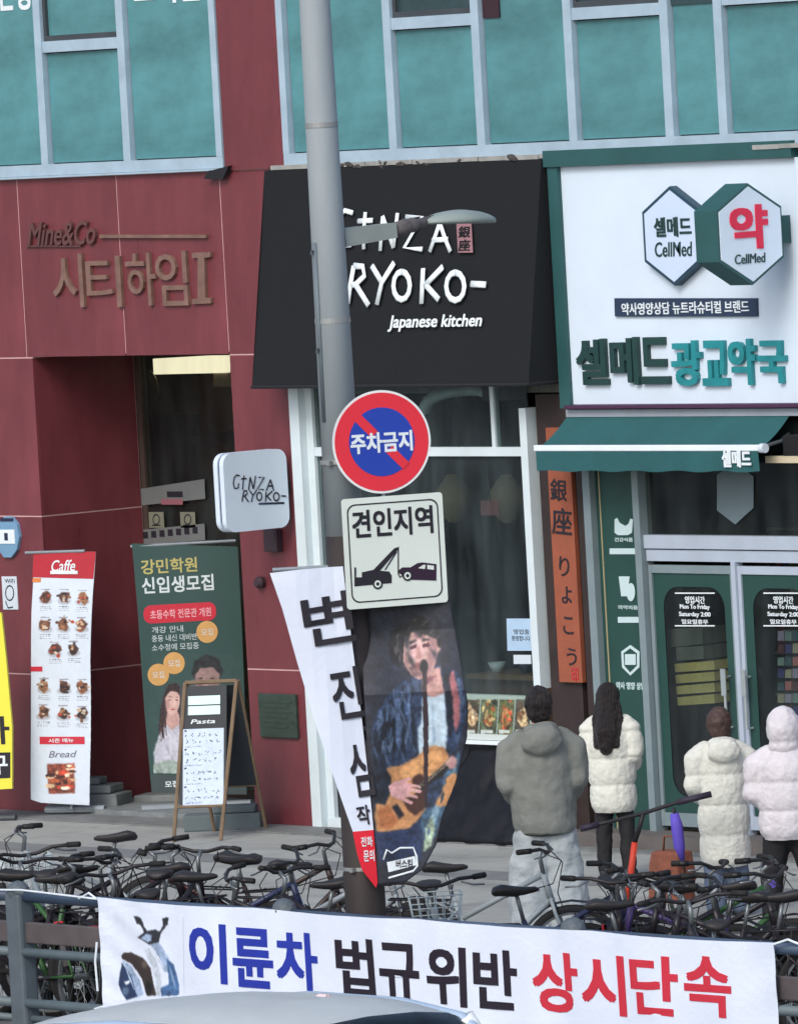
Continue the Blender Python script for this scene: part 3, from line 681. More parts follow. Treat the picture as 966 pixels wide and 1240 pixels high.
for i in range(240):
    c = IN.P(*IN.uv(random.gauss(275, 12), random.uniform(650, 790)), random.uniform(0, .25)); q = random.uniform(.02, .05)
    a = Vector((random.uniform(-1, 1), random.uniform(-.3, .3), random.uniform(-1, 1))).normalized()*q; b2 = a.cross(Vector((random.random(), 1, random.random()))).normalized()*q*.4
    fo.face([c-a, c+b2, c+a, c-b2])
c = IN.P(*IN.uv(275, 800), .1)
pt = thing('potted_plant', 'leafy green plant behind the entrance glass beside the banner', 'plant', (c.x, c.y, .05))
fo.out('foliage', M('leaf_green', (56, 84, 76), .6, var=.3), pt, fix=False)
MB().lathe([(0, 0), (.12, 0), (.16, .3), (.13, .3), (0, .28)], (c.x, c.y, .05), (0, 0, 1), 16).tube([(c.x, c.y, .3), (c.x+.03, c.y, 1.3)], .02).out('pot', dgrey, pt)
o = MB().ell(IN.P(*IN.uv(283, 682), .3), (.02, .02, .05)).out('lobby_glint', M('cyan_glint', (150, 235, 245), .5, emit=1.2)); tag(o, 'small glowing cyan blob imitating a reflection behind the entrance glass', 'light')  # glowing blob added to imitate a bright reflection by the plant

# restaurant window contents
RP = Plane((0, .066, 0), (0, -1, 0))
d_ = thing('exhaust_duct', 'shiny flexible aluminium duct curving inside the upper restaurant window', 'duct', at(550, 480, .5))
pts = [Plane((0, .16, 0), (0, -1, 0)).P(*Plane((0, .16, 0), (0, -1, 0)).uv(*q)) for q in ((512, 498), (518, 486), (530, 478), (545, 474), (562, 472), (580, 472), (592, 476))]
dm = MB(); dd = []
for i in range(len(pts)-1):
    for k in range(5): dd.append(pts[i].lerp(pts[i+1], k/5))
dm.tube(dd, [.045+(.006 if i % 2 else 0) for i in range(len(dd))], 12).out('hose', M('aluminium_foil', (220, 228, 230), .35, metal=.15, bump=.6, bscale=30), d_, smooth=True)
p1 = dd[-1]; bx('hood_box', p1.x, p1.x+.3, .11, .28, p1.z-.06, p1.z+.06, M('brown_hood', (90, 76, 78), .5), d_)
for k, (x_, l_) in enumerate(((-.4, 'paper lantern hanging in the restaurant nearest the corner post'), (.25, 'paper lantern hanging in the middle of the restaurant window'), (.9, 'paper lantern hanging near the white post of the restaurant'))):
    ln = thing('paper_lantern', l_, 'lantern', (x_, .9, 2.35)); prof = [(.05, 2.35)]+[(.15*sin(pi*(.12+.76*i/12))+.006*(i % 2), 2.36+.34*i/12) for i in range(13)]+[(.05, 2.72)]
    MB().lathe([(0, 2.34)]+prof+[(0, 2.73)], (x_, .9, 0), (0, 0, 1), 20).out('shade', M('lantern_paper', (150, 132, 104), .8, var=.2), ln, True); MB().tube([(x_, .9, 2.72), (x_, .9, 3.85)], .006).out('cord', black, ln)
ct = thing('counter', 'dark wooden counter with stacked bowls inside the restaurant', 'counter', (.3, 1.6, .04)); bx('counter_body', -1.0, 1.9, 1.5, 1.9, .04, 1.05, M('counter_wood', (92, 66, 50), .6, var=.25, scale=5), ct); bx('counter_top', -1.0, 1.9, 1.44, 1.95, 1.052, 1.09, M('counter_top', (140, 112, 84), .5, var=.2), ct)
random.seed(13)
for i in range(9):
    x = -.8+i*.3+random.uniform(-.06, .06); n_b = random.randint(1, 4)
    MB().lathe([(0, 1.092), (.04, 1.092), (.075, 1.13+.02*n_b), (.07, 1.13+.02*n_b), (0, 1.11)], (x, 1.6+random.uniform(-.08, .08), 0), (0, 0, 1), 14).out('bowl', [white, navy, M('terracotta', (150, 84, 60), .6)][i % 3], ct, True)
s_ = thing('hanging_card', 'small faded red card hanging on a cord inside the restaurant window', 'card', at(594, 625, .4))
IP2 = Plane((0, .4, 0), (0, -1, 0)); poly('card', IP2, rect(583, 606, 605, 624), 0, .01, M('faded_red_card', (140, 84, 84), .7), s_); MB().tube([IP2.P(*IP2.uv(593, 606)), IP2.P(*IP2.uv(588, 560))], .006).out('cord', dgrey, s_)
s_ = thing('window_notice', 'white paper notice with two written lines taped inside the white post', 'notice', at(630, 790, .06))
poly('sheet', RP, rect(614, 749, 647, 788, k=.03), 0, .004, M('blue_white_paper', (168, 196, 222), .7), s_)
text('caption', '영업중', RP, (622, 762, 641, 768), .004, .006, ink, s_); text('caption', '환영합니다', RP, (620, 770, 642, 776), .004, .006, ink, s_)
o = poly('window_card', RP, rect(622, 793, 643, 804, k=.03), 0, .004, paper, None); tag(o, 'small white card below the paper notice in the restaurant window', 'card')
MD = thing('menu_display', 'lit menu shelf with food photographs below the restaurant window', 'menu display', (.95, .02, .65))
z0, z1 = at(600, 897).z, at(600, 842).z
bx('case', .35, 1.50, .0, .066, z0, z1, M('pale_green_case', (150, 170, 162), .5), MD)
bx('rim', .33, 1.52, -.03, .0, z0-.03, z0-.0, white, MD)
rs = random.Random(31)
for k, (xa, xb, c1, cs) in enumerate(((562, 578, (70, 66, 54), [(176, 150, 116), (120, 96, 70), (206, 190, 160)]), (580, 600, (84, 94, 72), [(180, 160, 110), (96, 120, 60), (140, 84, 50)]), (602, 620, (96, 100, 70), [(176, 130, 80), (200, 90, 60), (110, 130, 70)]), (622, 640, (86, 84, 74), [(190, 170, 130), (120, 90, 66)]))):
    LL = [([(xa-5, 900), (xb+9, 900), (xb+9, 840), (xa-5, 840)], c1, 0, .25), (ellp((xa+xb)/2+2, 870, 7, 13, 14), (60, 52, 44), 1.2, .2), (ellp((xa+xb)/2+2, 869, 5.5, 11, 14), cs[0], 1, .2)]
    for _ in range(16): LL.append((ellp((xa+xb)/2+2+rs.gauss(0, 3.5), 868+rs.gauss(0, 8), rs.uniform(1, 3.5), rs.uniform(1, 4), 8), rs.choice(cs), .9, .2))
    LL.append((rect(xa+2, 884, xb-3, 888, k=0), (190, 200, 196), .5, .05))
    print_sheet('food_photo', FP, [(xa, 891), (xb, 891), (xb+3, 847), (xa+3, 847)], LL, MD, None, .004, cell=.006, seed=k+1)
bx('caption_strip', .36, 1.49, -.012, -.003, z0+.004, z0+.05, M('caption_white', (196, 206, 204), .6), MD)
tarp = MB(); g = []; random.seed(2)
ta, tb = at(530, 1000, -.1).x, at(640, 1000, -.1).x+.3
for j in range(13):
    t = j/12; g.append([tarp.b.verts.new((ta+(tb-ta)*i/24+.35*(1-t)*(1-i/24), -.03-.42*t**1.2-.05*noise.noise(Vector((i*.35, j*.3, 2))), .68*(1-t)+.01+.0*i)) for i in range(25)])
for j in range(12):
    for i in range(24): tarp.b.faces.new((g[j][i], g[j+1][i], g[j+1][i+1], g[j][i+1]))
bmesh.ops.solidify(tarp.b, geom=list(tarp.b.faces), thickness=.01)
o = tarp.out('black_tarp', M('black_tarpaulin', (40, 42, 50), .55, var=.3, scale=5, bump=.6, bscale=14), smooth=True); tag(o, 'black tarpaulin draped in front of the restaurant under the menu photos', 'tarpaulin')
c = ground(598, 1010); o = MB().ell((c.x, c.y, .07), (.14, .09, .07), None, 3).out('pale_stone', M('pale_stone', (186, 178, 164), .8, bump=.5)); tag(o, 'rounded pale stone holding down the black tarpaulin', 'stone')
# cartons and shelf seen through the pharmacy doors
random.seed(21)
for k, (x_, l_) in enumerate(((1.2, 'tall shelf of medicine boxes deep behind the first pharmacy door'), (2.6, 'tall shelf of medicine boxes deep behind the second pharmacy door'), (4.0, 'tall shelf of medicine boxes furthest along the pharmacy wall'))):
    sh = thing('medicine_shelf', l_, 'shelf', (x_+.6, 2.2, .12)); m = MB(); m.box(x_, x_+1.3, 2.3, 2.34, .12, 2.3)
    for j in range(7): m.box(x_, x_+1.3, 1.95, 2.3, .3+j*.32, .32+j*.32)
    m.out('rack_boards', M('shelf_white', (150, 156, 156), .6), sh)
    for j in range(6):
        x = x_+.03
        while x < x_+1.2:
            wd = random.uniform(.07, .2); c_ = [(170, 168, 150), (60, 100, 110), (150, 70, 70), (190, 196, 200), (90, 110, 70), (60, 66, 110), (150, 120, 70)][random.randrange(7)]
            bx('medicine_box', x, x+wd, 2.0+random.uniform(0, .05), 2.25, .322+j*.32, .322+j*.32+random.uniform(.1, .25), M('box_%d_%d_%d' % c_, c_, .6), sh); x += wd+.01
CP = Plane((0, .12, 0), (0, -1, 0))
for i in range(4):
    y0 = 800+i*13.5; q = poly('carton', CP, [(816+i, y0+4), (864, y0), (865, y0+11), (817+i, y0+14)], -.3, 0, M('khaki_carton', (176, 174, 120), .8, var=.2, scale=14), None)
    tag(q, ['topmost khaki carton of the stack behind the pharmacy door', 'second khaki carton down in the stack behind the pharmacy door', 'third khaki carton down in the stack behind the pharmacy door', 'lowest visible khaki carton behind the pharmacy door'][i], 'carton', 'cartons stacked behind the pharmacy door')
for i, (q, l_) in enumerate((([(818, 784), (851, 782), (851, 798), (819, 800)], 'grey box on top of the khaki cartons'), ([(808, 762), (850, 760), (850, 780), (810, 784)], 'wide dark grey box above the small grey one'))):
    o = poly('grey_box', CP, q, -.25, 0, M('grey_card', (90, 100, 104), .8, var=.2), None); tag(o, l_, 'box', 'grey boxes behind the pharmacy door')
sh = thing('product_rack', 'rack of small coloured packets behind the far pharmacy door', 'rack', at(950, 850, .5)); random.seed(4)
cols = [(150, 150, 190), (60, 64, 130), (170, 110, 120), (120, 150, 160), (160, 160, 150), (90, 60, 70), (60, 90, 110)]
KP = Plane((0, .15, 0), (0, -1, 0))
for j in range(10):
    for i in range(4):
        y0 = 764+j*15; x_ = 941+i*9
        poly('packet', KP, [(x_, y0+12), (x_+7.5, y0+12), (x_+7.5, y0+random.uniform(0, 3)), (x_, y0+random.uniform(0, 3))], -.08, 0, M('packet%d' % random.randrange(7), cols[0], .5) if 0 else M('packet_c%d' % ((i*3+j*5) % 7), cols[(i*3+j*5) % 7], .5), sh)
bx('back_panel', KP.uv(938, 800)[0], KP.uv(990, 800)[0], .26, .30, .3, 1.9, idark, sh)

# ------------------------------------------------------------------ helpers for cloth and for soft bodies
def flag(name, pl, px, h0, h1, mat, parent, warp, step=.07, uv=False):
    q = px if uv else [pl.uv(*p) for p in px]
    b = bmesh.new(); vs = [b.verts.new((u, v, 0)) for u, v in q]; b.faces.new(vs)
    us = [u for u, v in q]; vv = [v for u, v in q]
    for ax, lo, hi in ((0, min(us), max(us)), (1, min(vv), max(vv))):
        n = max(1, int((hi-lo)/step))
        for i in range(1, n):
            co_ = [0, 0, 0]; no = [0, 0, 0]; co_[ax] = lo+(hi-lo)*i/n; no[ax] = 1
            bmesh.ops.bisect_plane(b, geom=b.verts[:]+b.edges[:]+b.faces[:], plane_co=co_, plane_no=no)
    g = bmesh.ops.extrude_face_region(b, geom=list(b.faces))
    for e in g['geom']:
        if isinstance(e, bmesh.types.BMVert): e.co.z = 1
    for v in b.verts: v.co = warp(v.co.x, v.co.y, h0+(h1-h0)*v.co.z)
    bmesh.ops.recalc_face_normals(b, faces=b.faces)
    me = bpy.data.meshes.new(name); b.to_mesh(me); b.free(); return link(name, me, mat, parent, smooth=False)
def soft(mb, voxel=.014, it=6, fn=None, disp=None):
    """fuse overlapping shapes into one continuous skin"""
    me = mb.me(); o = bpy.data.objects.new('tmp', me); COL.objects.link(o)
    m = o.modifiers.new('r', 'REMESH'); m.mode = 'VOXEL'; m.voxel_size = voxel
    m = o.modifiers.new('s', 'SMOOTH'); m.factor = .5; m.iterations = it
    if disp:
        tx = bpy.data.textures.new('folds', 'CLOUDS'); tx.noise_scale = disp[1]; tx.noise_depth = 3
        d = o.modifiers.new('d', 'DISPLACE'); d.texture = tx; d.strength = disp[0]; d.mid_level = .5
    r = bpy.data.meshes.new_from_object(o.evaluated_get(bpy.context.evaluated_depsgraph_get()))
    bpy.data.objects.remove(o)
    if fn:
        ns = [v.normal.copy() for v in r.vertices]
        cs = [fn(v.co.copy(), n) for v, n in zip(r.vertices, ns)]
        r.vertices.foreach_set('co', [x for c in cs for x in c])
    return r
def limb(mb, pts, rs):
    mb.tube(pts, rs, 14)
    for p, r in zip(pts, rs): mb.ell(p, (r*.99,)*3)

# ------------------------------------------------------------------ roll banners, weights, chalkboard by the entrance
MP = Plane((-4.28, -.20, 0), (.45, -.89, 0))
T = thing('menu_banner', 'tall white and red menu banner with rows of food pictures on the red wall side', 'banner', (-4.28, -.2, 0))
def bw(u, v, h, P=MP): return P.P(u, v, h+.006*sin(v*5)+.004*sin(u*9+v*3))
out_ = [(42, 668), (116, 668), (113, 720), (110, 800), (110, 900), (109, 975), (50, 972), (38, 968), (38, 850), (39, 740)]
flag('sheet', MP, out_, .0, .004, M('menu_white', (206, 218, 232), .55, var=.04), T, bw)
flag('header', MP, [(41, 668), (116, 668), (113.5, 701), (39.6, 699)], .004, .006, M('header_red', (178, 40, 56), .55), T, bw)
text('script_lettering', 'Caffe', MP, (63, 678, 92, 692), .006, .010, white, T, off=.01, shear=.3, warp=bw)
poly('logo_bar', MP, rect(62, 691, 95, 695), .008, .012, white, T)
flag('tab', MP, [(40, 700), (50, 700), (50, 705), (40, 705)], .0062, .008, M('orange_tab', (214, 130, 70), .5), T, bw)
flag('tab', MP, [(38, 807), (52, 807), (52, 813), (38, 813)], .0062, .008, redp, T, bw)
brown = [M('food_brown', (92, 56, 48), .5, var=.5, scale=40), M('food_dark', (60, 44, 44), .5, var=.5, scale=40), M('food_tan', (150, 108, 80), .5, var=.4, scale=40)]
rs = random.Random(9); ML = [([(30, 660), (120, 660), (120, 985), (30, 985)], (206, 218, 232), 0, .01)]
BR = [(84, 54, 48), (60, 42, 42), (120, 80, 60), (150, 108, 78), (48, 36, 38), (104, 60, 50)]
for cx, cy in [(56, 723), (79, 723), (101, 724), (56, 757), (78, 757), (100, 757), (67, 787), (90, 786), (54, 831), (78, 832), (100, 832), (53, 863), (77, 864), (100, 865)]:
    kind_ = rs.randrange(3)
    ML.append((ellp(cx, cy+5, 8.5, 4, 12), (170, 176, 186), 1.2, .02))
    a_ = rs.uniform(0, 6); ML.append(([(cx+7*rs.uniform(.6, 1.25)*cos(a_+i*.6), cy+8*rs.uniform(.6, 1.2)*sin(a_+i*.6)) for i in range(10)], rs.choice(BR), .7, .2))
    for _ in range(9):
        x, y = cx+rs.gauss(0, 3.2), cy+rs.gauss(-1, 3.8); ML.append((ellp(x, y, rs.uniform(1.2, 3.4), rs.uniform(1, 2.6), 8), rs.choice(BR+[(190, 160, 130), (170, 70, 50), (214, 200, 180)]), .5, .15))
    for k_ in range(3):
        x = cx-7
        while x < cx+6: wq = rs.uniform(1, 3.5); ML.append((rect(x, cy+11+k_*2.2, x+wq, cy+12+k_*2.2, k=0), (120, 124, 140) if k_ == 0 else (160, 166, 178), .3, 0)); x += wq+1
    ML.append((rect(cx-6, cy-10, cx+5, cy-8.6, k=0), (150, 150, 160), .4, 0))
ML.append(([(58, 925), (91, 924), (92, 960), (60, 961)], (120, 62, 50), 1, .25))
for i in range(34):
    x, y = 75+rs.uniform(-15, 15), 930+rs.uniform(-3, 27); ML.append((ellp(x, y, rs.uniform(2, 7), rs.uniform(1, 3.5), 9), rs.choice([(206, 176, 140), (90, 46, 38), (170, 90, 60), (226, 206, 184), (60, 34, 32), (190, 70, 50)]), .7, .1))
print_sheet('printed_menu', MP, [(43, 702), (112.5, 703), (110, 800), (110, 900), (109, 973), (50, 970), (39, 966), (39, 850), (40, 740)], ML, T, bw, .0048, cell=.0055, seed=6)
flag('red_strip', MP, rect(49, 892, 103, 901, k=.03), .0062, .008, redp, T, bw); text('caption', '시즌 메뉴', MP, (60, 894, 90, 899), .008, .010, white, T, off=.02, warp=bw)
text('script_lettering', 'Bread', MP, (60, 909, 94, 917), .0062, .008, M('grey_print', (110, 110, 128), .6), T, off=0, shear=.3, warp=bw)
u0, u1, v0, v1 = uvbox(MP, 40, 668, 112, 972)
MB().tube([MP.P((u0+u1)/2, .06, -.03), MP.P((u0+u1)/2+.03, v1, -.03)], .012).tube([MP.P(u0, v1, -.0), MP.P(u1, v1, -.0)], .012).tube([MP.P(u0-.0, .05, -.1), MP.P(u1, .05, -.1)], .03).out('stand', grey, T)

def blocks(label, px, py, parts, ang, mat=stone, name='weight_blocks'):
    c = ground(px, py); W = thing(name, label, 'weights', (c.x, c.y, 0)); R3 = Matrix.Rotation(ang, 4, 'Z'); z = 0
    for l, d, h, dx, dy in parts:
        m = MB().box(dx-l/2, dx+l/2, dy-d/2, dy+d/2, z, z+h-.002, .012); bmesh.ops.transform(m.b, matrix=Matrix.Translation((c.x, c.y, 0)) @ R3, verts=m.b.verts)
        for v in m.b.verts: v.co += Vector((noise.noise(v.co*4), noise.noise(v.co*4+Vector((5, 0, 0))), 0))*.012
        m.out('block', mat, W); z += h
blocks('stepped grey concrete weights behind the menu banner', 110, 982, [(.62, .34, .15, 0, 0), (.42, .28, .07, .03, .02), (.24, .2, .06, 0, .02)], radians(30))
blocks('long grey sandbag like weight under the wooden chalkboard', 272, 1004, [(.62, .26, .13, 0, 0), (.34, .2, .06, .1, .02)], radians(42), M('blue_grey_rubber', (96, 108, 112), .85, var=.15, bump=.4))
blocks('flat grey stone base of the green banner in the doorway', 205, 975, [(.5, .3, .10, 0, 0)], radians(30))

GP = Plane((-3.15, .40, 0), (.77, -.64, 0))
def gw(u, v, h): return GP.P(u, v, h+.006*sin(v*4+1)+.004*sin(u*8))
T = thing('green_banner', 'dark green cram school banner with yellow heading and two portraits in the doorway', 'banner', (-3.15, .40, 0))
gb = M('banner_green', (50, 78, 76), .55, var=.08)
flag('sheet', GP, [(160, 658), (288, 662), (293, 760), (297, 860), (299, 962), (184, 960), (175, 860), (167, 740)], 0, .004, gb, T, gw)
text('heading', '강민학원', GP, (171, 676, 239, 694), .0045, .007, M('yellow_print', (186, 178, 112), .6), T, off=.02, warp=gw)
text('heading', '신입생모집', GP, (172, 697, 259, 717), .0045, .007, M('banner_white', (206, 218, 222), .6), T, off=.025, warp=gw)
u0, u1, v0, v1 = uvbox(GP, 174, 731, 262, 753)
flag('red_lozenge', GP, rrect(u0, u1, v0, v1, .06), .0045, .006, redp, T, gw, uv=True)
text('caption', '초등수학 전문관 개원', GP, (182, 737, 256, 748), .0062, .008, M('pale_pink', (230, 170, 180), .6), T, off=.02, warp=gw)
for s_, y, x1_ in (('개강 안내', 761, 222), ('중등 내신 대비반', 771, 239), ('소수정예 모집중', 782, 241)): text('caption', s_, GP, (184, y-3, x1_, y+5), .0045, .006, M('banner_white'), T, warp=gw)
ora = M('orange_print', (206, 160, 98), .6, var=.15, scale=14)
for cx, cy, r in ((251, 765, 13), (211, 803, 13), (192, 817, 13)):
    q = flag('orange_disc', GP, ellp(cx, cy, r, r*1.03, 20), .0052, .0066, ora, T, gw); text('caption', '모집', GP, (cx-7, cy-4, cx+7, cy+4), .0068, .008, M('banner_white'), q, warp=gw)
skinp = M('printed_skin', (206, 170, 168), .6, var=.1, scale=20); hairp = M('printed_hair', (58, 44, 50), .6, var=.2)
PL = [([(150, 780), (310, 780), (310, 970), (150, 970)], (50, 78, 76), 0, .03),
 ([(228, 845), (230, 826), (240, 820), (262, 822), (276, 836), (286, 870), (284, 936), (232, 936)], (92, 100, 104), 1.5, .1),
 ([(232, 815), (236, 800), (250, 792), (264, 797), (271, 812), (267, 822), (258, 812), (244, 812), (237, 824)], (34, 38, 42), 1, .2),
 ([(236, 818), (243, 809), (258, 808), (266, 816), (265, 834), (255, 846), (243, 844), (237, 834)], (146, 120, 118), .9, .06), (ellp(243, 826, 3, 6, 8), (118, 92, 92), 1.4, .05),
 (stroke_poly(240, 822, 246, 821, 1.6), (50, 40, 42), .4, 0), (stroke_poly(254, 821, 261, 822, 1.6), (50, 40, 42), .4, 0), (stroke_poly(246, 838, 256, 838, 1.8), (110, 66, 68), .5, 0), (ellp(250, 830, 2, 4, 8), (168, 138, 134), 1, 0),
 ([(195, 905), (192, 880), (197, 846), (204, 829), (214, 827), (223, 838), (226, 862), (222, 880), (216, 900), (206, 912)], (56, 42, 46), 1, .25),
 ([(188, 936), (186, 912), (192, 892), (202, 874), (214, 868), (226, 872), (236, 888), (238, 938)], (196, 198, 212), 1, .06),
 ([(203, 862), (216, 862), (219, 876), (208, 884), (200, 876)], (196, 158, 152), .8, .04),
 ([(200, 846), (204, 836), (211, 833), (218, 838), (219, 850), (215, 862), (208, 867), (202, 861)], (212, 176, 168), .7, .03), (ellp(203, 853, 2.5, 7, 8), (182, 140, 136), 1.3, 0), (ellp(211, 852, 2, 4, 8), (226, 194, 184), 1, 0),
 (stroke_poly(203.5, 848, 208, 847.5, 1.4), (50, 34, 40), .3, 0), (stroke_poly(212, 847.5, 216.5, 848, 1.4), (50, 34, 40), .3, 0), (stroke_poly(203, 844.5, 208, 844, .9), (80, 56, 56), .3, 0), (stroke_poly(212, 844, 217, 844.5, .9), (80, 56, 56), .3, 0), (stroke_poly(206.5, 859, 213, 859, 1.8), (176, 76, 84), .4, 0),
 ([(199, 846), (203, 832), (212, 829), (220, 837), (221, 846), (214, 838), (206, 837)], (56, 42, 46), .7, .2),
 (stroke_poly(200, 900, 214, 930, 2.5), (160, 162, 182), 1, 0), (stroke_poly(224, 880, 226, 930, 2.5), (168, 170, 190), 1, 0), (stroke_poly(208, 884, 206, 930, 2), (214, 216, 226), 1, 0), ([(186, 925), (205, 920), (236, 926), (238, 938), (186, 938)], (150, 166, 160), 1.2, .1)]
for i in range(16): x = rs.uniform(195, 201) if i % 2 else rs.uniform(219, 225); PL.append((stroke_poly(x, rs.uniform(845, 870), x+rs.uniform(-3, 3), rs.uniform(880, 905), 1.3), rs.choice([(80, 58, 58), (36, 26, 30)]), .4, 0))
print_sheet('printed_portraits', GP, [(184, 789), (292, 793), (296, 860), (297, 938), (186, 936), (181, 860)], PL, T, gw, .0043, cell=.0052, seed=8)
flag('base_band', GP, [(184, 938), (298, 941), (299, 962), (185, 960)], .0045, .006, M('slate_band', (66, 78, 80), .6), T, gw)
text('caption', '모집중', GP, (200, 945, 226, 953), .0062, .008, white, T, off=.03, warp=gw)
u0, u1, v0, v1 = uvbox(GP, 162, 658, 294, 960)
MB().tube([GP.P(.02, .05, -.03), GP.P(.0, v1, -.03)], .012).tube([GP.P(u0+.03, v1, -.01), GP.P(u1, v1, -.01)], .012).tube([GP.P(u0, .06, -.05), GP.P(u1, .06, -.05)], .035).out('stand', grey, T)

# wooden A-frame board
T = thing('chalkboard_stand', 'wooden folding sign board with a white menu sheet clipped on its front', 'sign board', (-1.6, -.85, 0))
F0, F1 = Vector((-1.50, -1.22, 0)), Vector((-1.20, -.99, 0)); B0, B1 = Vector((-1.86, -.52, 0)), Vector((-1.52, -.27, 0))
T0, T1 = Vector((-1.62, -.92, 1.22)), Vector((-1.30, -.66, 1.22))
MB().tube([F0, T0], .016, 6).tube([F1, T1], .016, 6).tube([F0.lerp(T0, .22), F1.lerp(T1, .22)], .013, 6).tube([T0, T1], .016, 6).out('front_frame', wood, T)
T0b, T1b = T0+Vector((-.03, .04, -.0)), T1+Vector((-.03, .04, -.0))
MB().tube([B0, T0b], .014, 6).tube([B1, T1b], .014, 6).tube([B0.lerp(T0b, .3), B1.lerp(T1b, .3)], .012, 6).out('rear_frame', wood, T)
AF = Plane(F0.lerp(T0, .5), (F1-F0).cross(T0-F0)); AF.U = (F1-F0).normalized(); AF.V = AF.n.cross(AF.U)
bk = M('blackboard', (40, 46, 52), .6, var=.15)
wd = (F1-F0).length
poly('front_board', AF, [(.0, -.36), (wd, -.36), (wd, .60), (.0, .60)], -.012, .0, bk, T, uv=True)
def lq(a, b, c, d, t0, t1): return [a.lerp(b, t0), c.lerp(d, t0), c.lerp(d, t1), a.lerp(b, t1)]
q = lq(B0, T0b, B1, T1b, .3, .97); MB().prism(q, Vector((.005, -.01, 0))).out('rear_board', bk, T)
q = lq(F1, T1, B1, T1b, .3, .97); 
o = poly('menu_sheet', AF, [(.03, -.35), (wd-.02, -.35), (wd-.02, .26), (.03, .26)], .002, .005, M('menu_sheet_white', (196, 210, 232), .6), T, uv=True)
rs = random.Random(8); WLr = [([(-1, -1), (1, -1), (1, 1), (-1, 1)], (192, 208, 232), 0, .02)]
def scribble(u, v, s, c):
    for _ in range(4):
        a_, b_ = u+rs.uniform(0, s), v+rs.uniform(0, s); c_, d_ = a_+rs.uniform(-s, s)*.7, b_+rs.uniform(-s, s)*.7
        WLr.append(([(x, y) for x, y in stroke_poly(a_, b_, c_, d_, .007)], c, .25, 0))
for r_ in range(4):
    v = .20-r_*.148
    WLr.append((ellp(.05, v+.045, .012, .008, 8), (60, 60, 80), .3, 0))
    for k in range(2):
        u = .055
        while u < wd-.06: s_ = rs.uniform(.018, .034); scribble(u, v-k*.052, s_*.8, rs.choice([(38, 40, 56), (50, 54, 74), (30, 34, 44)])); u += s_+rs.uniform(.012, .03)
    u = .05
    while u < wd*.5: scribble(u, v-.085, .008, (110, 116, 134)); u += .014
print_sheet('menu_writing', AF, [(.032, -.348), (wd-.022, -.348), (wd-.022, .258), (.032, .258)], WLr, o, None, .0062, cell=.0042, seed=2, uv=True)
for k, v in enumerate((.50, .42)): poly('white_slip', AF, [(.07, v-.05), (wd-.05, v-.05), (wd-.05, v+.02), (.07, v+.02)], .002, .006, M('bright_slip', (206, 238, 236), .5), T, uv=True)
text('lettering', 'Pasta', AF, (.09, wd-.09, .30, .335), .001, .004, white, T, uv=True, off=.01, shear=.2)

# ------------------------------------------------------------------ street lamp pole with signs and banners
PX, PY = 11.41, -10.0
T = thing('street_lamp', 'tall grey street lamp pole with a short arm and flat lamp head', 'street lamp', (PX, PY, 0))
polem = M('pole_grey', (150, 160, 166), .55, var=.10, scale=4, streak=5); pdark = M('pole_dark', (50, 44, 44), .6, var=.2, scale=4)
MB().lathe([(0, 0), (.19, 0), (.19, .02), (.125, .03), (.12, .9), (.114, 3.2), (0, 3.2)], (PX, PY, 0), (0, 0, 1), 28).out('base_sleeve', pdark, T, True)
MB().lathe([(0, 3.2), (.112, 3.2), (.098, 5.2), (.086, 7.2), (.07, 9.0), (0, 9.0)], (PX, PY, 0), (0, 0, 1), 28).out('pole', polem, T, True)
for z in (1.22, 2.05, 2.9, 3.62): MB().lathe([(.1, z), (.118, z), (.121, z+.004), (.121, z+.022), (.118, z+.026), (.1, z+.026)], (PX, PY, 0), (0, 0, 1), 28).box(PX+.03, PX+.06, PY-.135, PY-.11, z, z+.026).out('steel_band', M('band_steel', (150, 154, 156), .4, metal=.4), T)
for z in (4.45, 5.6): MB().lathe([(.09, z), (.113-.012*(z-3.2)/2, z), (.113-.012*(z-3.2)/2, z+.03), (.09, z+.03)], (PX, PY, 0), (0, 0, 1), 28).out('steel_band', M('band_steel'), T)
QL = Plane((PX, PY, 0), (1, 0, 0))
def qp(px, py, h=0): return QL.P(*QL.uv(px, py), h)
a, b_ = qp(412, 288), qp(474, 279)
d = (b_-a).normalized(); up_ = Vector((1, 0, 0)).cross(d).normalized()
m = MB(); hh = .055
m.hexa([a-up_*hh-Vector((.05, 0, 0)), a-up_*hh+Vector((.05, 0, 0)), b_-up_*hh*.8+Vector((.05, 0, 0)), b_-up_*hh*.8-Vector((.05, 0, 0)), a+up_*hh-Vector((.05, 0, 0)), a+up_*hh+Vector((.05, 0, 0)), b_+up_*hh*.8+Vector((.05, 0, 0)), b_+up_*hh*.8-Vector((.05, 0, 0))])
m.out('arm', M('arm_grey', (150, 158, 154), .55), T)
c1, c2 = qp(474, 279), qp(528, 265)
MB().tube([c1, c1.lerp(c2, .3), c1.lerp(c2, .55), c2], [.04, .05, .03, .028], 12).ell(c1.lerp(c2, .45), (.05, .06, .045)).out('arm_joint', M('weathered_joint', (92, 88, 90), .7, var=.35, scale=20), T, True)
h0_, h1_ = qp(514, 270), qp(600, 268); hd = (h1_-h0_).normalized(); hu = Vector((1, 0, 0)).cross(hd).normalized()
m = MB(); rings = []
for i in range(13):
    t = i/12; wdt = .15*max(.02, (sin(pi*min(1, t*.96+.05))**.6)); top = .075*sin(pi*(t*.9+.06))**.7; p = h0_.lerp(h1_, t)-hu*.02*(1-abs(2*t-1))*0
    rings.append([m.b.verts.new(p+Vector((1, 0, 0))*wdt*cos(a_)+hu*(top*sin(a_) if sin(a_) > 0 else .010*sin(a_))) for a_ in [2*pi*j/16 for j in range(16)]])
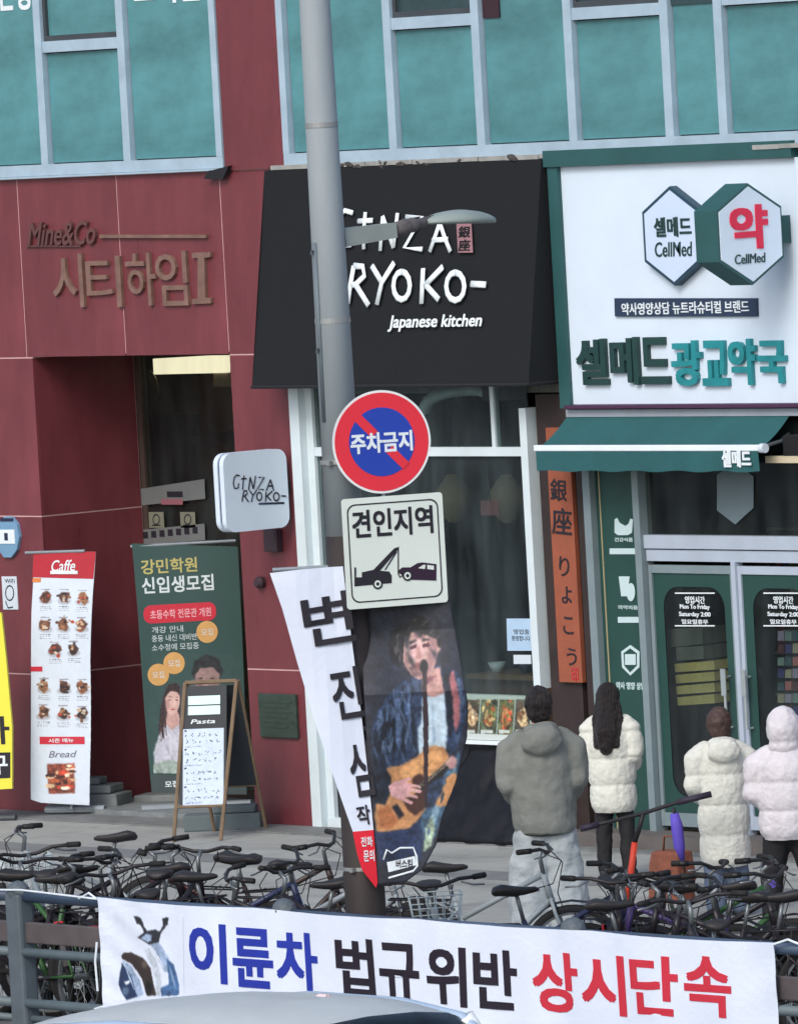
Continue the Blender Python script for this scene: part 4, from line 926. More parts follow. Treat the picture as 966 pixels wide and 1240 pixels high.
for A_, B_ in zip(rings, rings[1:]):
    for j in range(16): m.b.faces.new((A_[j], A_[(j+1) % 16], B_[(j+1) % 16], B_[j]))
m.b.faces.new(rings[0]); m.b.faces.new(rings[-1])
m.out('lamp_head', M('lamp_head_grey', (140, 152, 148), .5), T, True)
p0, p1_ = QL.uv(381, 294), QL.uv(392, 470)
MB().tube([QL.P(p0[0], p0[1]), QL.P(p0[0], p1_[1]-.2)], .016).out('conduit', M('conduit_grey', (100, 112, 120), .5), T, True)
for v in (p0[1]-.05, (p0[1]+p1_[1])/2-.2): MB().tube([QL.P(p0[0]-.03, v-.02), QL.P(p0[0]-.03, v), QL.P(-.0, v)], .009).out('bracket', dgrey, T)

ang = radians(-22); SN = Vector((cos(ang), sin(ang), 0))
SP = Plane(Vector((PX, PY, 0))+SN*.21, SN)
T = thing('no_parking_sign', 'round red and blue no parking sign clamped to the lamp pole', 'road sign', SP.P(0, 3.3))
cu, cv = SP.uv(462, 535); R_ = .303
srd = M('sign_red', (222, 50, 66), .4, var=.04); sbl = M('sign_blue', (36, 66, 170), .4, var=.04)
def disc(name, r, h0, h1, mat): return MB().lathe([(0, h0), (r, h0), (r, h1), (0, h1)], SP.P(cu, cv), SP.n, 64).out(name, mat, T)
disc('plate', R_, -.004, 0, M('sign_white', (228, 232, 234), .4)); disc('red_ring', R_-.014, .0005, .002, srd); disc('blue_disc', .202, .0025, .004, sbl)
def bar(t0, t1, a_, wd_):
    dx, dy = cos(a_), sin(a_)
    return [(cu+dx*t0+dy*wd_, cv+dy*t0-dx*wd_), (cu+dx*t1+dy*wd_, cv+dy*t1-dx*wd_), (cu+dx*t1-dy*wd_, cv+dy*t1+dx*wd_), (cu+dx*t0-dy*wd_, cv+dy*t0+dx*wd_)]
sa = radians(-47)
poly('slash', SP, bar(-.206, -.062, sa, .027), .0045, .006, srd, T, uv=True); poly('slash', SP, bar(.062, .206, sa, .027), .0045, .006, srd, T, uv=True)
text('lettering', '주차금지', SP, (424, 523, 499, 548), .0045, .007, white, T, off=.035)
MB().tube([SP.P(cu, cv+.1, -.02), SP.P(cu, cv-.35, -.02)], .012).tube([SP.P(cu, cv, -.03), Vector((PX, PY, SP.P(cu, cv).z))+SP.U*.05], .014).out('clamp', grey, T)

T = thing('tow_zone_sign', 'white rectangular tow zone sign with a black tow truck picture', 'road sign', SP.P(0, 2.6))
u0, u1, v0, v1 = uvbox(SP, 416.5, 600, 539, 734)
cu2, cv2 = (u0+u1)/2, (v0+v1)/2; tw = M('tow_white', (214, 224, 218), .45, var=.05)
poly('plate', SP, rrect(u0, u1, v0, v1, .02), -.004, 0, tw, T, uv=True)
i1 = rrect(u0+.03, u1-.03, v0+.035, v1-.035, .05, 6); i2 = rrect(u0+.038, u1-.038, v0+.043, v1-.043, .045, 6)
m = MB(); n_ = len(i1)
for i in range(n_): m.face([SP.P(*i1[i], .002), SP.P(*i1[(i+1) % n_], .002), SP.P(*i2[(i+1) % n_], .002), SP.P(*i2[i], .002)])
m.out('border', ink, T, fix=False)
text('lettering', '견인지역', SP, (426, 615, 524, 649), .0, .003, ink, T, off=.028)
u_, v_ = SP.uv(478, 690)
def sx(pts): return pts
truck = [(429, 701), (429, 687), (431, 687), (431, 699), (438, 699), (438, 693), (452, 690), (477, 664), (483, 662), (482, 665), (460, 691), (471, 692), (474, 697), (474, 706), (429, 710)]
poly('truck_picture', SP, truck, 0, .003, ink, T)
strokes('crane_line', SP, [[(482, 664), (482, 695), (484, 699), (487, 697)], [(478, 668), (455, 692)], [(480, 668), (466, 690)]], .004, .002, ink, T)
poly('car_picture', SP, [(483, 690), (487, 687), (497, 687), (505, 682), (511, 681), (528, 683), (528, 703), (497, 702), (489, 698), (483, 694)], 0, .003, M('maroon_ink', (48, 28, 50), .5), T)
poly('car_picture_window', SP, [(506, 688), (512, 684), (515, 684), (514, 689)], .003, .004, tw, T); poly('car_picture_window', SP, [(517, 684), (525, 685), (525, 690), (517, 689)], .003, .004, tw, T)
for x, y in ((457, 707), (493, 697)): poly('picture_wheel', SP, ellp(x, y, 6, 6.5, 16), .0035, .0045, ink, T); poly('picture_hub', SP, ellp(x, y, 4, 4.4, 14), .005, .0055, tw, T); poly('picture_axle', SP, ellp(x, y, 2, 2.2, 10), .006, .0065, ink, T)
MB().tube([SP.P(cu2, v1-.1, -.02), Vector((PX, PY, SP.P(0, v1-.1).z))], .014).tube([SP.P(cu2, v0+.1, -.016), Vector((PX, PY, SP.P(0, v0+.1).z))], .014).out('clamp', grey, T)

VN = Vector((.77, -.638, 0))
WFP = Plane(Vector((PX, PY, 0))+VN*.03, VN)
def ww(u, v, h): return WFP.P(u, v, h+.145+.03*sin(v*4.5+1)*min(1, abs(u+.1)*3)+.010*sin(u*16+v*2))
T = thing('white_banner', 'white curling cloth banner with black brush lettering and a red tip on the lamp pole', 'banner', WFP.P(-.3, 1.1))
clothw = M('white_cloth', (212, 222, 240), .85, var=.06, bump=.3, bscale=12)
flag('cloth', WFP, [(327, 692), (368, 687), (415, 684), (424, 760), (437, 860), (447, 950), (452, 1002), (427, 1004), (408, 950), (384, 880), (360, 800), (342, 735)], 0, .004, clothw, T, ww)
flag('red_tip', WFP, [(427, 1004), (452, 1002), (457, 1066), (455, 1072), (438, 1050), (432, 1030)], 0, .004, M('red_cloth', (214, 34, 54), .8), T, ww)
for ch, b_, rt in (('변', (367, 716, 428, 778), .10), ('진', (402, 806, 438, 868), .10), ('심', (424, 896, 450, 962), .10), ('작', (432, 972, 448, 996), .1)):
    text('lettering', ch, WFP, b_, .009, .013, ink, T, off=.022, rot=rt, warp=ww)
text('lettering', '전화', WFP, (437, 1010, 451, 1022), .005, .008, white, T, off=.02, warp=ww); text('lettering', '문의', WFP, (440, 1026, 453, 1040), .005, .008, white, T, off=.02, warp=ww)
MB().tube([WFP.P(*WFP.uv(456, 1070)), WFP.P(*WFP.uv(458, 1082))], .006).ell(WFP.P(*WFP.uv(458, 1080)), (.02, .02, .02)).out('tie_cord', white, T)
MB().tube([WFP.P(WFP.uv(330, 690)[0], WFP.uv(370, 688)[1]), WFP.P(.0, WFP.uv(370, 688)[1])], .012).out('rod', grey, T)

GFP = Plane(Vector((PX, PY, 0))+VN*.02, VN)
GV = GFP.uv(480, 765)[1]
def gw2(u, v, h): return GFP.P(u, v, h-.05+.19*min(1, max(0, (GV-v)/.35))+.03*sin(v*3)*u*2+.012*sin(u*14))
T = thing('guitarist_banner', 'dark printed banner of a singing guitarist in a denim jacket on the lamp pole', 'banner', GFP.P(.3, 1.1))
nb = M('print_navy', (38, 42, 54), .75, var=.35, scale=6)
out_ = [(432, 700), (538, 698), (545, 730), (556, 790), (566, 850), (565, 890), (552, 945), (536, 985), (528, 1020), (512, 1050), (490, 1066), (458, 1068), (452, 1000), (444, 900), (438, 800)]
flag('cloth', GFP, out_, 0, .004, nb, T, gw2, step=.035)
FL = []
def fp(name, pts, k, mat):
    rgb, var = _RGB[mat.name]; FL.append((k, pts, rgb, 1.1 if name not in ('face', 'hand', 'finger', 'closed_eye', 'guitar_string', 'microphone_stand') else .6, var*.45))
den = M('print_denim', (44, 60, 88), .75, var=.5, scale=9); skn = M('print_skin', (192, 156, 148), .7, var=.2, scale=14); gtr = M('print_guitar', (188, 136, 92), .6, var=.2, scale=8)
dd_ = M('print_dark_denim', (24, 32, 46), .7, var=.5, scale=12); hl_ = M('print_light_denim', (78, 98, 130), .75, var=.4, scale=16); hr_ = M('print_hair', (30, 30, 34), .7, var=.4, scale=20)
fp('jacket', [(450, 880), (455, 862), (470, 840), (486, 824), (505, 814), (530, 805), (556, 812), (565, 850), (560, 880), (552, 905), (530, 925), (505, 940), (470, 930), (452, 930)], 0, den)
for q in ([(452, 885), (462, 860), (472, 850), (474, 880), (466, 925), (453, 925)], [(538, 812), (547, 812), (551, 860), (546, 895), (538, 880)], [(484, 850), (488, 848), (492, 915), (484, 918)], [(496, 832), (500, 830), (504, 900), (499, 905)], [(470, 846), (477, 842), (480, 905), (473, 910)]): fp('jacket_shade', q, 1, dd_)
for q in ([(477, 842), (483, 836), (486, 880), (482, 915), (479, 880)], [(455, 866), (462, 856), (464, 872), (457, 884)], [(492, 828), (496, 826), (497, 870), (494, 890)], [(552, 818), (556, 818), (561, 850), (556, 870)], [(467, 850), (470, 848), (470, 870), (467, 872)]): fp('jacket_highlight', q, 2, hl_)
fp('jeans', [(528, 950), (556, 905), (556, 925), (550, 950), (536, 985), (526, 1012), (512, 1016), (508, 985), (516, 965)], 1, M('print_jeans', (64, 92, 116), .7, var=.4, scale=14))
for q in ([(534, 955), (540, 945), (530, 985), (522, 1005), (520, 990)], [(548, 930), (553, 920), (548, 945), (542, 958)]): fp('jeans_highlight', q, 2, M('print_pale_jeans', (120, 150, 170), .7, var=.3))
fp('flower', [(515, 1000), (523, 985), (526, 1000), (522, 1022), (512, 1030)], 3, M('print_pale_leaf', (150, 170, 150), .7, var=.4, scale=30))
fp('shirt', [(511, 842), (537, 836), (541, 880), (539, 905), (510, 914), (509, 880)], 2, M('print_shirt', (190, 212, 228), .7, var=.12, scale=12))
fp('shirt_fold', [(522, 850), (524, 848), (527, 895), (524, 900)], 3, M('print_shirt_fold', (150, 176, 198), .7)); fp('shirt_edge', [(506, 880), (510, 870), (511, 912), (506, 916)], 3, M('print_shirt'))
fp('neck', [(509, 812), (533, 806), (538, 836), (524, 842), (512, 838)], 2, M('print_neck', (176, 136, 130), .7, var=.2, scale=20)); fp('neck_shade', [(512, 820), (528, 816), (516, 828)], 3, M('print_neck_shade', (130, 84, 96), .7))
fp('ear', [(528, 776), (533, 775), (533, 786), (529, 790)], 4, skn)
fp('face', [(488, 797), (489, 782), (492, 768), (502, 765), (520, 766), (530, 772), (529, 792), (524, 810), (516, 819), (506, 821), (497, 815), (491, 806)], 4, skn)
fp('face_light', [(497, 776), (510, 772), (514, 790), (508, 800), (498, 796)], 5, M('print_skin_light', (206, 170, 170), .7, var=.15, scale=25)); fp('face_shade', [(518, 770), (529, 774), (528, 795), (522, 812), (512, 819), (518, 800)], 5, M('print_skin_shade', (160, 122, 124), .7, var=.2, scale=25))
fp('jaw_shade', [(491, 804), (500, 808), (512, 812), (508, 820), (498, 815)], 5, M('print_beard_shade', (140, 108, 108), .7, var=.3, scale=30))
fp('hair', [(491, 782), (490, 768), (494, 754), (503, 746), (514, 747), (526, 755), (533, 768), (534, 784), (530, 782), (528, 772), (516, 766), (505, 758), (499, 762), (495, 772)], 6, hr_)
fp('fringe', [(500, 752), (514, 750), (528, 760), (530, 774), (520, 770), (508, 768), (502, 762)], 7, hr_)
fp('long_hair', [(484, 808), (474, 800), (470, 782), (474, 766), (484, 756), (494, 752), (491, 770), (488, 785), (487, 800)], 1, hr_); fp('hair_light', [(478, 772), (484, 764), (482, 786), (478, 790)], 2, M('print_hair_grey', (70, 68, 70), .7, var=.3, scale=30))
for q in ([(496, 783), (504, 780), (504, 784), (497, 786)], [(511, 780), (519, 778), (520, 782), (512, 784)]): fp('closed_eye', q, 6, M('print_eye_line', (84, 50, 60), .7))
for q in ([(495, 778), (504, 774), (504, 776), (496, 780)], [(510, 774), (520, 773), (520, 775), (511, 776)]): fp('eyebrow', q, 6, hr_)
fp('nose', [(505, 782), (508, 782), (511, 796), (504, 798), (503, 795)], 6, M('print_blush', (178, 134, 130), .7)); fp('mouth', [(499, 804), (506, 801), (513, 803), (508, 809), (501, 808)], 6, M('print_mouth', (130, 82, 84), .7))
fp('strap', [(541, 812), (549, 811), (556, 845), (556, 870), (551, 884), (548, 868), (547, 842)], 3, M('print_strap', (170, 106, 112), .7, var=.2, scale=20)); fp('collar', [(533, 806), (546, 808), (541, 826), (537, 836)], 3, dd_)
fp('guitar_body', [(466, 930), (472, 925), (482, 925), (494, 920), (506, 912), (514, 904), (526, 900), (537, 903), (543, 912), (544, 921), (536, 929), (530, 940), (536, 942), (550, 932), (553, 938), (550, 955), (542, 972), (533, 975), (520, 968), (508, 988), (496, 1000), (478, 1003), (456, 1004), (453, 985), (455, 970), (464, 958), (470, 945)], 3, gtr)
fp('guitar_top_light', [(484, 928), (506, 916), (524, 905), (534, 908), (536, 918), (516, 932), (500, 940), (486, 938)], 4, M('print_guitar_pale', (212, 158, 106), .6, var=.2, scale=14)); fp('guitar_lower_light', [(458, 978), (470, 972), (482, 990), (476, 999), (459, 1000)], 4, M('print_guitar_dark', (160, 100, 64), .6, var=.25, scale=14))
fp('denim_gap', [(515, 945), (528, 938), (540, 938), (534, 958), (526, 972), (516, 978), (510, 968)], 4, den)
fp('guitar_hole', ellp(507, 945, 9, 10, 14), 5, M('print_brown', (66, 42, 38), .6)); fp('guitar_neck', [(503, 950), (524, 934), (546, 914), (552, 918), (532, 940), (508, 957)], 6, hr_)
fp('fret_hand', [(538, 922), (546, 912), (553, 916), (552, 926), (544, 930)], 7, M('print_hand', (200, 154, 156), .7, var=.15, scale=25))
fp('pick_guard', [(486, 966), (500, 960), (512, 950), (516, 962), (513, 978), (502, 986), (492, 978)], 5, M('print_brown'))
fp('sleeve_dark', [(451, 918), (464, 922), (474, 940), (472, 958), (466, 972), (452, 970)], 5, dd_)
fp('hand', [(470, 950), (478, 943), (490, 944), (496, 950), (494, 962), (484, 966), (474, 962)], 6, M('print_hand'))
for q in ([(492, 945), (508, 949), (509, 952), (493, 950)], [(494, 951), (510, 955), (509, 958), (494, 956)], [(494, 957), (506, 962), (505, 965), (492, 962)], [(488, 963), (500, 969), (498, 972), (485, 967)], [(482, 943), (496, 939), (498, 942), (486, 947)]): fp('finger', q, 7, M('print_hand'))
fp('bridge', [(473, 974), (481, 971), (489, 985), (483, 989)], 5, ink)
for i in range(3): fp('guitar_string', [(480, 978-i*3), (480.8, 977.5-i*3), (545, 920-i*2), (544.4, 919.4-i*2)], 8, M('print_string', (190, 170, 140), .5))
fp('microphone_stand', [(511, 812), (515.5, 812), (518, 870), (517.5, 975), (513.5, 975), (512, 870)], 9, M('print_stand', (48, 38, 46), .6)); fp('microphone', ellp(513, 806, 4.5, 8, 12), 10, hr_)
fp('torso_shade', [(453, 1004), (480, 1003), (508, 988), (514, 1010), (508, 1040), (460, 1040)], 0, M('print_navy_low', (38, 50, 80), .75, var=.4, scale=8))
FL.sort(key=lambda t: t[0]); rs = random.Random(4)
ext = []
def scat(poly_px, n, len_, wd_, ang0, da, rgbs, soft=.7):
    xs_ = [p[0] for p in poly_px]; ys_ = [p[1] for p in poly_px]
    for _ in range(n):
        x, y = rs.uniform(min(xs_), max(xs_)), rs.uniform(min(ys_), max(ys_)); a_ = radians(ang0+rs.uniform(-da, da)); l = len_*rs.uniform(.4, 1.2)
        if _inside(poly_px, np.array([x]), np.array([y]))[0]: ext.append((0, stroke_poly(x-cos(a_)*l/2, y-sin(a_)*l/2, x+cos(a_)*l/2, y+sin(a_)*l/2, wd_*rs.uniform(.5, 1.3)), rs.choice(rgbs), soft, .05))
scat([(455, 870), (470, 842), (486, 826), (505, 816), (507, 905), (470, 925), (455, 915)], 70, 22, 3.5, 85, 18, [(28, 38, 56), (58, 76, 104), (80, 98, 124), (34, 44, 66)])
scat([(548, 815), (558, 815), (565, 850), (560, 885), (552, 905), (550, 850)], 16, 18, 3, 85, 15, [(28, 38, 56), (70, 88, 116)])
scat([(528, 950), (552, 912), (550, 950), (536, 985), (526, 1008), (514, 1008)], 26, 14, 3, 110, 25, [(40, 58, 78), (110, 138, 158), (84, 110, 134)])
scat([(458, 980), (470, 972), (486, 990), (480, 1000), (458, 1002)], 10, 14, 1.5, -15, 10, [(176, 116, 72), (140, 88, 56)])
scat([(484, 928), (506, 916), (528, 903), (540, 912), (516, 934), (492, 940)], 14, 16, 1.4, -25, 10, [(216, 164, 112), (180, 120, 74)])
scat([(490, 776), (494, 756), (504, 747), (516, 749), (528, 760), (532, 775), (516, 764), (500, 760)], 26, 11, 1.4, -40, 40, [(66, 62, 64), (20, 20, 24), (84, 80, 80)])
scat([(484, 806), (473, 798), (471, 780), (476, 766), (486, 757), (488, 785)], 24, 14, 1.6, 95, 15, [(60, 58, 62), (18, 18, 22), (80, 76, 78)])
scat([(450, 745), (535, 705), (556, 790), (540, 800), (450, 800)], 26, 26, 4, 60, 40, [(46, 52, 66), (30, 34, 44), (58, 64, 78)], 2)
low = [f for f in FL if f[0] <= 3]; hi = [f for f in FL if f[0] > 3]; e1 = ext[:0]
jk = [e for e in ext if e[1][0][1] > 812 and not (e[1][0][1] > 900 and e[1][0][0] < 545)]; hr2 = [e for e in ext if e not in jk]
soft_face = [(8, ellp(503, 790, 5, 8, 12), (206, 166, 168), 2.2, .04), (8, ellp(492, 800, 3, 9, 10), (150, 118, 114), 1.8, .05), (8, ellp(523, 796, 4, 11, 10), (150, 116, 114), 2.0, .05), (8, ellp(508, 770, 8, 3, 10), (150, 112, 120), 1.8, .05), (8, ellp(505, 815, 6, 3, 10), (110, 84, 88), 1.6, .1)]
shirt_first = [f for f in low if f[0] < 2]+jk+[f for f in low if f[0] >= 2]
L_ = [(out_, (40, 44, 56), 0, .12)]+[f[1:] for f in shirt_first]+[f[1:] for f in hi if f[0] < 6]+[f[1:] for f in soft_face]+[f[1:] for f in hi if f[0] >= 6]+[f[1:] for f in hr2]+[f[1:] for f in hi if f[0] >= 9]
print_sheet('printed_guitarist', GFP, [(434, 702), (537, 700), (544, 731), (555, 790), (565, 850), (564, 889), (551, 944), (535, 984), (527, 1019), (511, 1049), (490, 1064), (459, 1066), (453, 1000), (445, 900), (439, 800)], L_, T, gw2, .010, seed=3)
flag('badge_bar', GFP, [(468, 1041), (502, 1034), (504, 1045), (470, 1053)], .0115, .0125, white, T, gw2, step=.03); text('badge_lettering', '버스킹', GFP, (479, 1038, 499, 1048), .013, .0145, ink, T, off=.03, warp=gw2)
m = strokes('badge_outline', GFP, [[(464, 1038), (468, 1026), (474, 1030), (484, 1024), (500, 1024), (504, 1034), (505, 1046), (500, 1052), (470, 1060)]], .006, .013, white, T, warp=gw2)
MB().tube([GFP.P(GFP.uv(440, 699)[0], GFP.uv(480, 699)[1], .0), GFP.P(GFP.uv(538, 698)[0], GFP.uv(480, 699)[1], .0)], .012).out('rod', grey, T)

# ------------------------------------------------------------------ fence and its banner
FY = -10.2
FE = thing('railing_fence', 'dark grey metal roadside railing with round capped posts', 'fence', (10, FY, 0))
fm = M('fence_paint', (74, 84, 96), .5, var=.2, scale=6); fb = M('fence_board', (84, 78, 80), .6, var=.2, scale=5)
px_ = [8.307+2.59*i for i in range(-6, 9)]
for x in px_:
    m = MB().box(x-.075, x+.075, FY-.06, FY+.06, 0, .98, .02); m.ell((x, FY, .98), (.085, .07, .075)); m.out('post', M('post_paint', (84, 94, 102), .6, var=.2, scale=6), FE)
for a, b_ in zip(px_, px_[1:]):
    a, b_ = a+.07, b_-.07
    MB().tube([(a, FY, .955), (b_, FY, .955)], .034, 10).out('top_rail', M('rail_blue', (66, 82, 104), .4, var=.15), FE, True)
    bx('flat_rail', a, b_, FY-.02, FY+.02, .67, .80, fb, FE, .008)
    MB().tube([(a, FY-.03, .615), (b_, FY-.03, .615)], .03, 10).out('rail', M('rail_grey', (96, 110, 116), .5, var=.15), FE, True)
    MB().tube([(a, FY-.03, .30), (b_, FY-.03, .30)], .03, 10).out('rail', M('rail_grey'), FE, True)
    MB().tube([(a, FY, .20), (b_, FY, .20)], .022, 10).out('rail', M('rail_grey'), FE, True)
BP = Plane((0, FY-.075, 0), (0, -1, 0))
bu0, bu1 = BP.uv(121, 1150)[0], BP.uv(938, 1190)[0]
def bwp(u, v, h):
    k = max(0, 1-(u-bu0)/.9); e = max(0, 1-(bu1-u)/.6)
    return BP.P(u, v, h+.010*sin(u*3.1+v*2)+.004*sin(u*11+v*3)+k*.0035*sin(v*30+u*16)+e*.003*sin(v*22-u*8))
T = thing('traffic_banner', 'long white banner warning motorbikes in blue, black and red letters on the railing', 'banner', (12, FY-.075, .3))
vt, vb = .995, .305
bn = M('banner_cloth', (216, 226, 244), .7, var=.05, scale=3, bump=.25, bscale=30)
pts = [(bu0, vb-.0), (bu1, vb)] + [(bu1-(bu1-bu0)*i/16, vt-.014*abs(sin(pi*i/4))) for i in range(17)]
flag('cloth', BP, pts, 0, .003, bn, T, bwp, step=.045, uv=True)
flag('blue_stripe', BP, [(bu0+.9, vb+.015), (bu1, vb+.015), (bu1, vb+.04), (bu0+.9, vb+.04)], .004, .006, M('banner_blue', (32, 76, 176), .6), T, bwp, uv=True)
bb, kk, rr_ = M('letter_blue', (34, 52, 160), .6, var=.08), M('letter_black', (34, 26, 40), .6), M('letter_red', (198, 48, 66), .6, var=.08)
for ch, b_, mt in (('이', (232, 1118, 276, 1190), bb), ('륜', (283, 1124, 331, 1196), bb), ('차', (335, 1129, 384, 1199), bb),
                   ('법', (407, 1136, 454, 1206), kk), ('규', (461, 1142, 509, 1214), kk), ('위', (518, 1146, 566, 1218), kk), ('반', (574, 1150, 626, 1222), kk),
                   ('상', (644, 1153, 700, 1226), rr_), ('시', (704, 1156, 758, 1229), rr_), ('단', (765, 1157, 822, 1229), rr_), ('속', (829, 1158, 885, 1231), rr_)):
    text('letter', ch, BP, b_, .0045, .0065, mt, T, off=.030, warp=bwp)
SL = []
def sp_(n, pts, k, mt):
    rgb, var = _RGB[mt.name]; SL.append((k, pts, rgb, .8, var*.5))
s1, s2 = M('scooter_dark', (40, 42, 50), .6, var=.2), M('scooter_blue', (70, 104, 150), .6, var=.3, scale=8)
s3 = M('scooter_pale', (150, 170, 200), .5, var=.2, scale=9); s4 = M('scooter_navy', (36, 52, 86), .6)
sp_('scooter_mirror', [(163, 1109), (172, 1111), (176, 1120), (168, 1119)], 0, s1); sp_('scooter_mirror', [(199, 1112), (206, 1111), (205, 1120), (199, 1122)], 0, s1)
sp_('scooter_stalk', [(171, 1118), (174, 1117), (181, 1130), (178, 1131)], 0, s1); sp_('scooter_stalk', [(200, 1120), (203, 1121), (195, 1132), (192, 1131)], 0, s1)
sp_('scooter_head', [(168, 1135), (178, 1128), (190, 1125), (196, 1130), (194, 1142), (184, 1144)], 1, s1)
sp_('scooter_lamp', [(172, 1136), (180, 1130), (186, 1132), (185, 1140), (180, 1140)], 2, s3)
sp_('scooter_neck', [(184, 1143), (194, 1141), (205, 1158), (212, 1180), (200, 1176)], 1, s3)
sp_('scooter_fairing', [(203, 1160), (212, 1168), (218, 1192), (218, 1205), (197, 1206), (195, 1196), (206, 1192)], 2, s2)
sp_('scooter_arch', [(146, 1158), (150, 1153), (158, 1153), (174, 1160), (184, 1172), (187, 1190), (190, 1205), (178, 1206), (172, 1186), (160, 1168), (147, 1161)], 1, M('scooter_brown', (56, 46, 44), .6))
sp_('scooter_shield', [(147, 1163), (158, 1170), (168, 1186), (174, 1204), (166, 1208), (158, 1190)], 1, s3)
sp_('scooter_body', [(146, 1166), (158, 1182), (166, 1207), (152, 1211), (146, 1202), (143, 1192)], 2, s4)
sp_('scooter_glint', [(150, 1189), (156, 1187), (157, 1190), (152, 1193)], 3, white)
sp_('scooter_spine', [(176, 1150), (183, 1148), (194, 1170), (197, 1190), (195, 1206), (190, 1206), (190, 1184)], 3, M('scooter_white', (190, 200, 214), .5))
SL.sort(key=lambda t: t[0])
SL += [(4, ellp(151, 1200, 4, 5, 12), (90, 110, 140), 1.2, .05), (4, ellp(181, 1196, 5, 8, 12), (30, 28, 30), 1.4, .1), (4, stroke_poly(186, 1146, 200, 1172, 2), (220, 228, 240), .5, 0), (4, stroke_poly(150, 1170, 163, 1200, 2), (180, 200, 226), .7, 0), (4, stroke_poly(206, 1168, 214, 1198, 2.5), (130, 156, 190), .7, 0), (4, ellp(176, 1168, 4, 4, 10), (96, 84, 76), 1.5, .1)]
print_sheet('printed_scooter', BP, [(136, 1104), (224, 1107), (224, 1214), (136, 1212)], [([(130, 1095), (232, 1098), (232, 1220), (130, 1218)], (216, 226, 244), 0, .01)]+[f[1:] for f in SL], T, bwp, .0054, cell=.005, seed=5)
for u, v in ((bu0, vt-.01), (bu0, vb+.02), (bu1, vt-.01), (bu1, vb+.02)):
    s_ = -1 if u == bu0 else 1
    MB().tube([BP.P(u, v, .002), BP.P(u+s_*.10, v+(.03 if v > .6 else -.02), -.02), BP.P(u+s_*.24, v-.015, -.05), BP.P(u+s_*.28, v-.03, -.12)], .007, 6).out('tie_string', white, T)
MB().tube([BP.P(bu0-.01, .72, .01), BP.P(bu0-.035, .60, .012), BP.P(bu0-.03, .42, .01)], .007, 6).out('loose_string', white, T)
MB().tube([BP.P(8.05, .97, -.0), BP.P(8.2, 1.0, .0), BP.P(8.45, 1.01, .01), BP.P(bu0, vt-.01, .005)], .006, 6).out('tie_string', white, T)

# ------------------------------------------------------------------ yellow sign at the edge
YP = Plane((-4.6, -.75, 0), (.5, -.86, 0))
T = thing('yellow_sign', 'bright yellow standing sign with black strokes cut by the frame edge', 'sign board', YP.P(YP.uv(-5, 900)[0], 0))
poly('board', YP, [(-70, 742), (-8, 742), (2, 742), (8, 800), (15, 880), (15, 955), (-70, 960)], -.03, 0, M('yellow_board', (226, 220, 74), .5, var=.05), T)
poly('black_band', YP, [(-66, 912), (13, 911), (13, 942), (-66, 946)], 0, .003, ink, T)
text('lettering', '장구', YP, (-34, 914, 10, 938), .003, .006, white, T, off=.02)
text('brush_lettering', '가라', YP, (-60, 868, 12, 902), .0, .003, ink, T, off=.03)
u_ = YP.uv(-5, 900)[0]
MB().tube([YP.P(u_-.3, .02, -.1), YP.P(u_+.1, .02, -.1)], .03).tube([YP.P(u_-.1, .02, -.1), YP.P(u_-.1, .4, -.03)], .02).out('foot', dgrey, T)

